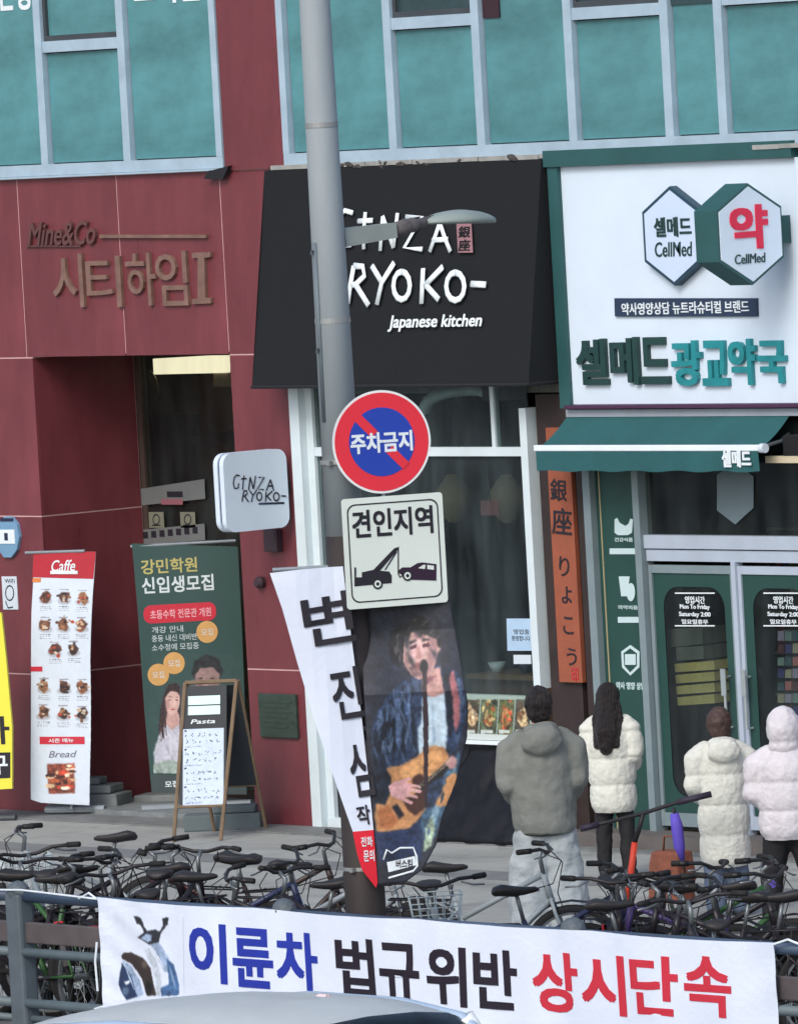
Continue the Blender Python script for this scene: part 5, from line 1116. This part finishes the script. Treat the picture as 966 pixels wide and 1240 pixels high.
# ------------------------------------------------------------------ people (each faces +y locally, then turned and placed)
skin = M('skin', (206, 160, 138), .6, var=.05)
def person(label, loc, H, head, coat, coatm, legm, hairm, shoem, o=dict()):
    k = H/1.75; T = thing('person', label, 'person', (0, 0, 0)); bulk = o.get('bulk', 1.0); st = o.get('stance', .10)
    hz = 1.63; V = Vector; hs = o.get('hs', 1.0); S3 = lambda *r: tuple(q*hs for q in r)
    def limbs(side):
        A = o.get('arm', .22)
        return [(.165*side, 0, 1.40), (A*side, -.03, 1.15), (A*.72*side, .17, 1.02)]
    # body: one continuous skin
    m = MB()
    m.ell((0, .0, hz), S3(.078, .098, .118)); m.ell((0, .03, hz-.06), S3(.058, .07, .06)); m.ell((0, .098*hs, hz-.012), (.014, .022, .022), None, 1)
    for s in (-1, 1): m.ell((.08*s*hs, .0, hz-.01), (.012, .022, .034), None, 1); m.ell((.03*s, .085*hs, hz+.02), (.018, .012, .012), None, 1)
    m.ell((0, .09*hs, hz-.055), (.026, .014, .010), None, 1)
    limb(m, [(0, -.01, 1.40), (0, .0, 1.55)], [.065, .055])
    limb(m, [(0, 0, .95), (0, 0, 1.15), (0, 0, 1.35)], [.14, .13, .15])
    for s in (-1, 1):
        limb(m, [(0.06*s, 0, 1.38)]+limbs(s), [.06, .055, .042, .028])
        w_ = V(limbs(s)[2]); fw_ = V((-.35*s, .6, -.5)).normalized(); m.ell(w_+fw_*.05, (.035, .05, .022))
        for q in range(4): 
            b0 = w_+fw_*.085+V((.018*(q-1.5), 0, .0)); limb(m, [b0, b0+fw_*.035, b0+fw_*(.055+.006*(q in (1, 2)))+V((0, 0, -.012))], [.010, .009, .008])
        b0 = w_+fw_*.03+V((-.035*s, 0, .01)); limb(m, [b0, b0+V((-.02*s, .03, -.01))], [.011, .009])
        limb(m, [(.09*s, 0, .93), ((st*.9)*s, .01, .50), (st*s, -.02, .09)], [.09, .055, .038]); m.ell((st*s, .06, .045), (.04, .11, .035))
    link('body', soft(m, .010*max(1, k), 3), skin, T, True)
    # eyes
    for s in (-1, 1): MB().ell((.031*s, .094*hs, hz+.018), (.011, .008, .008)).out('eye', ink, T, True)
    # trousers or leggings
    lr = o.get('leg', (.125, .12, .13)); m = MB(); m.ell((0, 0, .94), (.135*bulk, .115*bulk, .13))
    for s in (-1, 1): limb(m, [(.07*s, 0, .88), (st*.95*s, .015, .50), (st*1.05*s, -.02, o.get('cuff', .10))], lr)
    tr = link('trousers', soft(m, .014, 4, disp=o.get('folds', (.03, .12))), legm, T, True)
    if 'boot' in o:
        m = MB()
        for s in (-1, 1): limb(m, [(st*s, .0, o['boot']), (st*s, -.01, .3), (st*s, -.02, .08)], [.078, .072, .062])
        link('leg_warmers', soft(m, .012, 3, disp=(.015, .1)), o['bootm'], T, True)
    for s in (-1, 1):
        m = MB(); m.ell((st*1.05*s, .05, .05), (.055, .145, .05)); m.ell((st*1.05*s, -.03, .07), (.05, .06, .07)); m.box(st*1.05*s-.05, st*1.05*s+.05, -.09, .18, .0, .03)
        link('shoe', soft(m, .010, 3), shoem, T, True)
    # coat
    hem = o.get('hem', .80); a = .168*bulk; d = .150*bulk; m = MB()
    zs = [hem-.01, hem+.05, (hem+1.3)/2, 1.25, 1.36, 1.42, 1.46, 1.50]; ra = [a*.96, a*1.05, a*1.09, a*1.06, a*.98, a*.82, a*.58, a*.40]
    rg = []
    for z, r in zip(zs, ra):
        rg.append([m.b.verts.new((r*cos(2*pi*j/20), -.005+r*d/a*sin(2*pi*j/20), z)) for j in range(20)])
    for A_, B_ in zip(rg, rg[1:]):
        for j in range(20): m.b.faces.new((A_[j], A_[(j+1) % 20], B_[(j+1) % 20], B_[j]))
    m.b.faces.new(rg[0][::-1]); m.b.faces.new(rg[-1])
    m.ell((0, -.005, zs[-1]-.01), (ra[-1], ra[-1]*.95, .05))
    sr = o.get('sleeve', .075); AW_ = o.get('arm', .22)+.005
    for s in (-1, 1): limb(m, [(.13*s, 0, 1.405), (AW_*s-.02*s, -.005, 1.35), (AW_*s, -.03, 1.14), (AW_*.75*s, .17, 1.02)], [sr*1.1, sr*1.15, sr*1.1, sr*.85])
    if o.get('hood') == 'down': m.ell((0, -.15*bulk, 1.42), (.15, .07, .11)); m.ell((0, -.11, 1.49), (.13, .08, .05))
    pf = o.get('puff')
    def fn(c, n):
        q = c.copy()
        if pf and c.z < 1.40:
            f = abs(sin(pi*(c.z-hem)/pf))**.4; q += Vector((n.x, n.y, 0))*.026*(f-.8)
        return q
    link(coat, soft(m, .014, 4, fn, o.get('cfold', (.016, .07))), coatm, T, True)
    if o.get('trim'):
        m = MB(); m.ell((0, 0, hem+.0), (a*1.02, d*1.02, .035)); link('hem_band', soft(m, .012, 2), o['trim'], T, True)
    if o.get('hood') == 'up':
        m = MB(); m.ell((0, -.025, hz+.005), S3(.125, .135, .155)); m.ell((0, -.03, 1.50), (.13, .12, .08)); link('hood', soft(m, .014, 3, disp=(.02, .1)), coatm, T, True)
        m = MB(); m.ell((0, .02, hz+.03), S3(.095, .09, .115)); link('hair', soft(m, .012, 2), hairm, T, True)
    else:
        hl = o.get('hair', 0); m = MB(); m.ell((0, -.018, hz+.025), S3(.098, .112, .118)); m.ell((0, -.04, hz-.04), S3(.085, .075, .075))
        if hl:
            limb(m, [(0, -.05, hz), (0, -.105, 1.48), (0, -.16*bulk, 1.48-hl*.5), (0, -.175*bulk, 1.48-hl)], [.10, .095, .10, .065])
            for s in (-1, 1): limb(m, [(.06*s, -.03, hz), (.085*s, -.07, 1.46), (.08*s, -.15*bulk, 1.45-hl*.8)], [.05, .06, .04])
        link('hair', soft(m, .010, 3, disp=(.022, .05)), hairm, T, True)
    # scale and place
    T.scale = (k, k, k); T.location = loc; T.rotation_euler = (0, 0, head); return T
blackhair = M('black_hair', (34, 28, 30), .5, var=.3, scale=30, bump=1, bscale=30, bdist=.03, bst=(3, 3, .12))
wpuff = M('cream_puffer', (206, 208, 200), .85, var=.09, scale=9, bump=.8, bscale=16, bdist=.02); ppuff = M('pale_pink_puffer', (206, 202, 208), .85, var=.09, scale=9, bump=.8, bscale=16, bdist=.02)
olive = M('grey_olive_jacket', (116, 120, 116), .9, var=.16, scale=6, bump=.8, bscale=4.5, bdist=.05); ltr = M('light_grey_trousers', (158, 166, 170), .9, var=.14, scale=6, bump=.8, bscale=4.5, bdist=.05, bst=(1, 1, 1.6))
blk = M('black_trousers', (28, 28, 32), .8); jeans = M('washed_jeans', (92, 106, 128), .85, var=.2, scale=10); purple = M('violet_leggings', (82, 70, 150), .8, var=.15)
shoeb = M('dark_shoe', (44, 46, 52), .6); shoew = M('pale_shoe', (196, 200, 204), .6)
g = ground(668, 1152)
person('person in a wide grey olive jacket and baggy pale trousers, seen from behind', (g.x, g.y, 0), 1.76, radians(52), 'jacket', olive, ltr, blackhair, shoew,
       dict(bulk=1.18, arm=.225, leg=(.12, .145, .155), stance=.115, hem=.80, sleeve=.078, hood='down', folds=(.05, .11), cfold=(.04, .17), cuff=.12, trim=M('dark_hem', (66, 68, 66), .9)))
g = ground(748, 1064)
person('person with long dark hair in a short white fluffy jacket and black tights', (g.x, g.y, 0), 1.40, radians(36), 'jacket', wpuff, blk, blackhair, shoeb,
       dict(bulk=1.18, arm=.21, hs=1.14, leg=(.11, .078, .065), stance=.11, hem=.62, sleeve=.085, puff=.24, hair=.28))
g = ground(882, 1110)
person('person in a long cream padded coat with its hood down and faded jeans', (g.x, g.y, 0), 1.42, radians(58), 'coat', wpuff, jeans, M('brown_hair', (70, 54, 50), .6, var=.3, scale=30), shoeb,
       dict(bulk=1.2, arm=.225, hs=1.14, leg=(.12, .10, .09), stance=.10, hem=.44, sleeve=.09, puff=.26, hood='down'))
g = ground(962, 1134)
person('person in a pale pinkish padded jacket with the hood up and violet leg warmers', (g.x, g.y, 0), 1.50, radians(40), 'jacket', ppuff, blk, blackhair, shoeb,
       dict(bulk=1.3, arm=.24, hs=1.14, leg=(.13, .09, .08), stance=.16, hem=.78, sleeve=.095, puff=.22, hood='up', boot=.46, bootm=purple))
# things with them
QP = Plane(ground(815, 1110)+Vector((0, 0, 0)), VN)
T = thing('folded_umbrella', 'folded violet umbrella hanging beside the cream coat', 'umbrella', QP.P(*QP.uv(824, 1045)))
MB().tube([QP.P(*QP.uv(816, 985)), QP.P(*QP.uv(819, 1000)), QP.P(*QP.uv(822, 1025)), QP.P(*QP.uv(826, 1042))], [.03, .042, .04, .015], 10).out('canopy', M('violet_cloth', (96, 80, 190), .7), T, True)
MB().tube([QP.P(*QP.uv(817, 990)), QP.P(*QP.uv(815, 978))], .012).tube([QP.P(*QP.uv(826, 1042)), QP.P(*QP.uv(829, 1058))], .006).out('shaft', ink, T, True)
T = thing('brown_bag', 'crumpled brown paper bag between the scooter and the cream coat', 'bag', ground(815, 1090)); c = ground(815, 1092)
m = MB(); m.box(c.x-.15, c.x+.15, c.y-.1, c.y+.1, 0, .36, .02)
bmesh.ops.subdivide_edges(m.b, edges=m.b.edges, cuts=3, use_grid_fill=True)
for v in m.b.verts: v.co += Vector((noise.noise(v.co*7), noise.noise(v.co*7+Vector((3, 0, 0))), noise.noise(v.co*5)*.4))*.035
m.out('bag_body', M('kraft_brown', (124, 74, 58), .8, var=.3, scale=12, bump=.5), T, True)
MB().tube([(c.x-.08, c.y, .34), (c.x-.06, c.y, .46), (c.x+.06, c.y, .46), (c.x+.08, c.y, .34)], .008).out('bag_handle', M('kraft_brown'), T, True)

# ------------------------------------------------------------------ bicycles
rub = M('tyre_rubber', (32, 32, 34), .8); chrome = M('dull_chrome', (120, 126, 130), .4, metal=.5, var=.15); bk2 = M('bike_black', (36, 34, 38), .5, var=.2); frm = M('frame_black', (40, 36, 42), .4, var=.1)
sadm = M('saddle_black', (44, 42, 44), .55, var=.15)
def wheel(x, T):
    W_ = MB().lathe([(.285, -.016), (.305, -.021), (.325, -.017), (.332, 0), (.325, .017), (.305, .021), (.285, .016)], (x, 0, .333), (0, 1, 0), 36)
    W_ = W_.b; 
    bmesh.ops.delete(W_, geom=[f for f in W_.faces if len(f.verts) > 4], context='FACES_ONLY')
    t = MB(); t.b.free(); t.b = W_; w_ = t.out('wheel', rub, T, True)
    m = MB()
    for i in range(36):
        a0, a1 = 2*pi*i/36, 2*pi*(i+1)/36
        for (r0, y0), (r1, y1) in (((.268, -.012), (.29, -.014)), ((.29, .014), (.268, .012)), ((.268, .012), (.268, -.012))):
            m.face([(x+r0*cos(a0), y0, .333+r0*sin(a0)), (x+r1*cos(a0), y1, .333+r1*sin(a0)), (x+r1*cos(a1), y1, .333+r1*sin(a1)), (x+r0*cos(a1), y0, .333+r0*sin(a1))])
    m.out('rim', chrome, w_, fix=False)
    m = MB()
    for i in range(20):
        a = 2*pi*i/20; s = .028 if i % 2 else -.028
        m.tube([(x+.02*cos(a+1.2), s, .333+.02*sin(a+1.2)), (x+.27*cos(a), 0, .333+.27*sin(a))], .0018, 4)
    m.tube([(x, -.05, .333), (x, .05, .333)], .018, 8).out('spokes', chrome, w_)
def bicycle():
    T = thing('bicycle', 'x', 'bicycle', (0, 0, 0))
    wheel(-.5, T); wheel(.53, T)
    BB, ST, SE, HT, HB_ = (-.06, 0, .29), (-.22, 0, .74), (-.17, 0, .60), (.36, 0, .86), (.40, 0, .70)
    m = MB(); m.tube([BB, ST], .017).tube([SE, HT], .018).tube([BB, HB_], .021).tube([HT, HB_], .022)
    for s in (-1, 1): m.tube([(-.06, .03*s, .29), (-.5, .055*s, .333)], .010).tube([(-.19, .02*s, .66), (-.5, .055*s, .333)], .009)
    m.out('frame', frm, T, True)
    m = MB()
    for s in (-1, 1): m.tube([(.405, .03*s, .70), (.43, .05*s, .62), (.53, .052*s, .333)], .012)
    m.tube([(.405, -.04, .70), (.405, .04, .70)], .014).out('fork', frm, T, True)
    MB().tube([ST, (-.255, 0, .90)], .013).out('seat_post', chrome, T, True)
    m = MB(); sec = [(-.405, .02, .925, .3), (-.39, .065, .94, .9), (-.34, .08, .95, 1.2), (-.27, .06, .938, 1.1), (-.20, .036, .932, .8), (-.14, .024, .934, .6), (-.115, .012, .928, .3)]
    rg = [[m.b.verts.new((x, w_*cos(2*pi*j/12), z+(.016 if sin(2*pi*j/12) > 0 else .045)*th*sin(2*pi*j/12))) for j in range(12)] for x, w_, z, th in sec]
    for A_, B_ in zip(rg, rg[1:]):
        for j in range(12): m.b.faces.new((A_[j], A_[(j+1) % 12], B_[(j+1) % 12], B_[j]))
    m.b.faces.new(rg[0]); m.b.faces.new(rg[-1]); m.out('saddle', sadm, T, True)
    MB().tube([HT, (.345, 0, .96), (.40, 0, 1.0)], .015).out('stem', chrome, T, True)
    h = MB().tube([(.30, -.30, 1.03), (.37, -.16, 1.03), (.40, -.05, 1.0), (.40, .05, 1.0), (.37, .16, 1.03), (.30, .30, 1.03)], .012).out('handlebar', bk2, T, True)
    for s in (-1, 1):
        MB().tube([(.255, .32*s, 1.03), (.33, .25*s, 1.03)], .018).out('grip', rub, h, True)
        MB().tube([(.385, .17*s, 1.015), (.39, .24*s, .99), (.36, .31*s, .985)], .006).out('brake_lever', chrome, h, True)
    MB().tube([(.39, .12, 1.0), (.47, .10, .92), (.44, .03, .74), (.47, .04, .63)], .004, 5).tube([(.39, -.12, 1.0), (.49, -.08, .95), (.42, -.02, .8), (.1, 0, .72)], .004, 5).out('cables', bk2, T, True)
    MB().lathe([(0, 0), (.085, 0), (.09, .004), (0, .008)], (-.06, -.055, .29), (0, 1, 0), 24).tube([(-.06, -.07, .29), (-.2, -.075, .22)], .010).tube([(-.06, .07, .29), (.08, .075, .36)], .010).tube([(-.06, -.07, .29), (-.06, .07, .29)], .016).out('crank', chrome, T, True)
    MB().box(-.25, -.15, -.14, -.075, .21, .235, .004).out('pedal', rub, T); MB().box(.03, .13, .075, .14, .35, .375, .004).out('pedal', rub, T)
    for x in (-.5, .53):
        m = MB(); a = [radians(q) for q in range(20 if x < 0 else 30, 175, 15)]
        for p, q in zip(a, a[1:]):
            for y0, y1 in ((-.03, 0), (0, .03)):
                def P3(t, y): r = .352+(.012 if y == 0 else 0); return (x+r*cos(t), y, .333+r*sin(t))
                m.face([P3(p, y0), P3(p, y1), P3(q, y1), P3(q, y0)])
        m.out('mudguard', bk2, T, True)
    MB().tube([(-.24, .03, .72), (-.62, .05, .74), (-.62, -.05, .74), (-.24, -.03, .72)], .006).tube([(-.5, .05, .34), (-.56, .05, .74)], .005).tube([(-.5, -.05, .34), (-.56, -.05, .74)], .005).tube([(-.4, -.05, .735), (-.4, .05, .735)], .004).out('carrier', bk2, T, True)
    MB().tube([(-.10, .04, .28), (-.16, .16, .01)], .008).out('kickstand', chrome, T, True)
    MB().box(-.66, -.645, -.03, .03, .60, .66, .004).out('reflector', redp, T)
    return T
def basket(T):
    m = MB(); P0 = []
    for z, e in ((.76, .0), (.83, .01), (.90, .02), (.97, .03)):
        m.tube([(.44, -.13-e, z), (.70+e, -.13-e, z), (.70+e, .13+e, z), (.44, .13+e, z), (.44, -.13-e, z)], .004, 5)
    for i in range(7):
        y = -.13+.26*i/6; m.tube([(.70, y, .76), (.73, y*1.2, .97)], .003, 4).tube([(.44, y, .76), (.44, y*1.2, .97)], .003, 4).tube([(.44, y, .76), (.70, y, .76)], .003, 4)
    for i in range(5):
        x = .47+.05*i
        for s in (-1, 1): m.tube([(x, .13*s, .76), (x, .16*s, .97)], .003, 4)
    return m.out('basket', M('pale_basket', (188, 200, 204), .5), T, True)
proto = bicycle()
protob = copy_tree(proto) or [o for o in COL.objects if o.name.startswith('bicycle.')][-1]
WL[protob.name] = Vector((0, 0, 0)); basket(protob)
cols_ = {k: M('frame_'+k, c, .4, var=.1) for k, c in dict(black=(40, 36, 42), maroon=(66, 34, 38), white=(150, 160, 164), green=(52, 92, 52), navy=(44, 52, 84), silver=(150, 158, 164), rust=(58, 46, 44), purple=(70, 56, 110)).items()}
def sad(px, py, z=.94): return ground(px, py, z)
BK = [  # saddle or bar pixel, which, heading, frame colour, basket, label
    ('s', 141, 1012, 228, 'silver', 0, 'bicycle with a high black saddle standing near the stepped weights'),
    ('h', 52, 1028, 150, 'white', 1, 'bicycle with a pale wire basket in the tangle behind the first railing bay'),
    ('h', 8, 1040, 170, 'green', 0, 'bicycle partly cut off at the very edge behind the railing post'),
    ('s', 95, 1050, 60, 'black', 0, 'bicycle whose long black saddle crosses below the stepped weights'),
    ('h', 190, 1022, 205, 'maroon', 0, 'dark red framed bicycle in front of the green banner'),
    ('h', 235, 1026, 120, 'black', 0, 'black bicycle with bars turned towards the chalkboard'),
    ('s', 288, 1034, 30, 'rust', 0, 'rusty brown bicycle below the chalkboard'),
    ('s', 348, 1046, 45, 'silver', 0, 'bicycle whose saddle sits before the white corner post of the shop'),
    ('s', 404, 1066, 236, 'black', 0, 'bicycle touching the dark base of the lamp pole on the entrance side'),
    ('s', 536, 1048, 40, 'white', 0, 'bicycle with a wide saddle beside the guitarist banner'),
    ('h', 527, 1066, 322, 'silver', 1, 'bicycle with level handlebars and a pale basket below the guitarist banner'),
    ('s', 622, 1076, 60, 'navy', 0, 'bicycle with its saddle in front of the pale baggy trousers'),
    ('h', 745, 1062, 322, 'black', 0, 'black bicycle facing the street in front of the black tights'),
    ('s', 800, 1062, 35, 'green', 0, 'bright green framed bicycle in front of the faded jeans'),
    ('h', 852, 1046, 20, 'black', 0, 'black bicycle crossing in front of the cream coat hem'),
    ('s', 892, 1072, 236, 'purple', 0, 'bicycle with a purple frame below the pinkish jacket'),
    ('h', 925, 1056, 15, 'black', 0, 'last black bicycle by the violet leg warmers'),
    ('s', 20, 1056, 50, 'black', 0, 'bicycle with its saddle just above the railing post at the entrance end'),
    ('h', 118, 1040, 30, 'black', 0, 'black bicycle between the high saddle and the wire basket tangle'),
    ('s', 205, 1050, 225, 'black', 0, 'dark bicycle low in the gap under the green banner'),
    ('s', 70, 1062, 228, 'black', 0, 'bicycle with a low saddle seen just over the top rail by the first post'),
    ('h', 150, 1052, 160, 'black', 0, 'dark bicycle bars low between the high saddle and the banner corner'),
    ('s', 238, 1056, 40, 'navy', 0, 'dark blue bicycle half hidden behind the blue letters end of the banner'),
    ('h', 330, 1052, 190, 'black', 0, 'dark bicycle bars in front of the white corner post of the shop'),
    ('s', 735, 1092, 50, 'black', 0, 'bicycle saddle low behind the red letters under the black tights'),
    ('h', 840, 1086, 150, 'black', 0, 'dark bicycle with bars below the cream coat and faded jeans'),
    ('s', 950, 1084, 230, 'black', 0, 'bicycle saddle by the railing beside the end of the banner'),
    ('h', 790, 1066, 200, 'black', 0, 'dark bicycle bars beside the orange scooter column'),
]
for i, (w_, px, py, hd_, cl, bs, lab) in enumerate(BK):
    b = copy_tree(protob if bs else proto)
    p = sad(px, py) if w_ == 's' else ground(px, py, 1.03); off = -.27 if w_ == 's' else .36; a = radians(hd_)
    random.seed(i); b.location = (p.x-off*cos(a), p.y-off*sin(a), 0); b.rotation_euler = (radians(random.uniform(-7, 7)), 0, a)
    b['label'] = lab; b['group'] = 'bicycles parked behind the railing'
    for c in b.children:
        nm = c.name.split('.')[0]
        if nm in ('frame', 'fork'): c.material_slots[0].link = 'OBJECT'; c.material_slots[0].material = cols_[cl]
        if nm in ('handlebar', 'stem'): c.rotation_euler = (0, 0, 0)
for p in (proto, protob):
    for c in list(p.children_recursive): bpy.data.objects.remove(c)
    bpy.data.objects.remove(p)

# kick scooter with an orange steering column
T = thing('kick_scooter', 'kick scooter with an orange red steering column and long black bars', 'scooter', ground(760, 1120)); g = ground(757, 1125)
XP = Plane(g, VN)
def xp(px, py, h=0): return XP.P(*XP.uv(px, py), h)
MB().tube([xp(757, 1100), xp(763, 1060), xp(768, 1020)], .022, 10).out('column', M('orange_red_paint', (226, 74, 50), .4), T, True)
MB().tube([xp(768, 1020), xp(775, 998), xp(778, 985)], .018, 10).out('upper_column', bk2, T, True)
hb = MB().tube([xp(702, 1003, .05), xp(740, 994, .03), xp(778, 985), xp(820, 972, -.02), xp(836, 968, -.03)], .014, 10).out('handlebar', bk2, T, True)
MB().tube([xp(820, 972, -.02), xp(861, 962, -.03)], .022, 10).out('grip', M('purple_black_grip', (48, 40, 58), .6), hb, True); MB().tube([xp(702, 1003, .05), xp(724, 998, .04)], .022, 10).out('grip', M('purple_black_grip'), hb, True)
g2 = xp(756, 1108); f = Vector((g2.x, g2.y, .1)); bdir = Vector((-.5, .85, 0)).normalized()
MB().tube([f, xp(757, 1100)], .02).tube([f+bdir*.05, f+bdir*.75], .045, 8).out('deck', bk2, T, True)
for d_ in (0, .8): MB().lathe([(0, -.02), (.06, -.02), (.1, -.012), (.1, .012), (.06, .02), (0, .02)], (f+bdir*d_).xy.to_3d()+Vector((0, 0, .1)), bdir.cross(Vector((0, 0, 1))), 24).out('wheel', rub, T, True)

# ------------------------------------------------------------------ parked cars' roof in the lane
CY = -16.05
T = thing('silver_car', 'silver grey saloon car with a small roof fin passing below the banner', 'car', (16.6, CY, -.13))
cp = M('silver_car_paint', (226, 232, 234), .55, spec=.2, metal=.0, var=.04); cpw = M('sky_tinted_trim', (190, 210, 230), .25, metal=.4, var=.03)  # rails get the reflected sky as a pale blue base colour
cg = M('car_glass', (26, 34, 36), .06, var=.05, spec=.9)
dx = 18.74; CARH = -.005
st_ = [(-2.95, .97, .74), (-2.15, 1.345, .60), (-1.75, 1.415, .61), (-1.2, 1.462, .61), (-.5, 1.468, .60), (-.05, 1.425, .585), (.55, 1.03, .66)]
def sect(x, z, hw): 
    return [Vector((dx+x, CY+y, zz+CARH)) for y, zz in ((-hw, z-.045), (-hw*.85, z-.01), (-hw*.5, z+.018), (0, z+.03), (hw*.5, z+.018), (hw*.85, z-.01), (hw, z-.045))]
S_ = [sect(*s) for s in st_]
def strip(name, a, b, mat):
    m = MB(); n = 6; R_ = []
    for i in range(a, b):
        for k in range(6 if i < b-1 else 7):
            t = k/6
            def cr(j):
                P = [S_[max(i-1, a)][j], S_[i][j], S_[i+1][j], S_[min(i+2, b)][j]]
                return .5*((2*P[1])+(P[2]-P[0])*t+(2*P[0]-5*P[1]+4*P[2]-P[3])*t*t+(3*P[1]-P[0]-3*P[2]+P[3])*t**3)
            R_.append([m.b.verts.new(cr(j)) for j in range(7)])
    for A_, B_ in zip(R_, R_[1:]):
        for j in range(6): m.b.faces.new((A_[j], A_[j+1], B_[j+1], B_[j]))
    bmesh.ops.solidify(m.b, geom=list(m.b.faces), thickness=.012)
    return m.out(name, mat, T, True)
strip('roof', 1, 5, cp); strip('windshield', 0, 1, cg); strip('rear_window', 5, 6, cg)
for s in (-1, 1):
    j = 0 if s < 0 else 6
    top = [S_[i][j] for i in range(7)]; bel = [Vector((dx+x, CY+s*.84, .84)) for x in (-3.0, -2.5, -1.9, -1.2, -.5, .1, .5)]
    m = MB()
    for i in range(6): m.face([top[i], top[i+1], bel[i+1], bel[i]])
    m.out('side_window', M('pale_reflection_glass', (150, 176, 196), .12, var=.1, spec=.8), T)  # pale reflection painted into the side glass colour
    MB().tube(top, [.02]+[.03]*5+[.02], 10).out('roof_rail', cpw, T, True)
    for i in (3,): MB().tube([top[i], bel[i]], .022, 8).out('pillar', cpw if s < 0 else black, T, True)
    MB().tube([top[5]+Vector((0, 0, 0)), bel[5]], .06, 8).out('rear_pillar', cp, T, True)
    MB().ell((dx-2.75, CY+s*.98, .88), (.08, .11, .07)).out('wing_mirror', cp, T, True)
# lower body: lofted
m = MB(); prof = [(-4.15, .35, .62, .70), (-4.0, .30, .74, .82), (-3.3, .22, .88, .90), (-2.2, .2, .90, .91), (-1, .2, .91, .91), (.2, .2, .93, .91), (.75, .25, .93, .86), (.95, .35, .88, .76)]; R_ = []
for x, zb_, zt_, hw in prof:
    R_.append([m.b.verts.new((dx+x, CY+y, z-.13)) for y, z in ((-hw*.9, zb_), (-hw, (zb_+zt_)/2), (-hw*.96, zt_), (-hw*.8, zt_+.06), (0, zt_+.09), (hw*.8, zt_+.06), (hw*.96, zt_), (hw, (zb_+zt_)/2), (hw*.9, zb_))])
for A_, B_ in zip(R_, R_[1:]):
    for j in range(8): m.b.faces.new((A_[j], A_[j+1], B_[j+1], B_[j]))
m.b.faces.new(R_[0]); m.b.faces.new(R_[-1]); m.out('body', cp, T, True)
for x in (-3.3, .0):
    for s in (-1, 1):
        w_ = MB().lathe([(0, -.1), (.2, -.1), (.31, -.09), (.33, -.06), (.33, .06), (.31, .09), (.2, .1), (0, .1)], (dx+x, CY+s*.84, .20), (0, 1, 0), 28).out('wheel', rub, T, True)
        MB().lathe([(0, -.11), (.19, -.105), (.19, .105), (0, .11)], (dx+x, CY+s*.84, .20), (0, 1, 0), 20).out('rim', chrome, w_, True)
for s in (-1, 1): bx('tail_light', dx+.9, dx+.97, CY+s*.62-.14, CY+s*.62+.14, .55, .68, redp, T, .01); bx('headlight', dx-4.17, dx-4.08, CY+s*.55-.16, CY+s*.55+.16, .42, .54, white, T, .01)
MB().hexa([(17.86, -15.84, 1.40), (18.12, -15.88, 1.40), (18.12, -15.76, 1.40), (17.86, -15.80, 1.40), (18.06, -15.825, 1.50), (18.12, -15.83, 1.50), (18.12, -15.81, 1.50), (18.06, -15.815, 1.50)]).out('roof_fin', M('pink_white_fin', (222, 200, 204), .35), T)
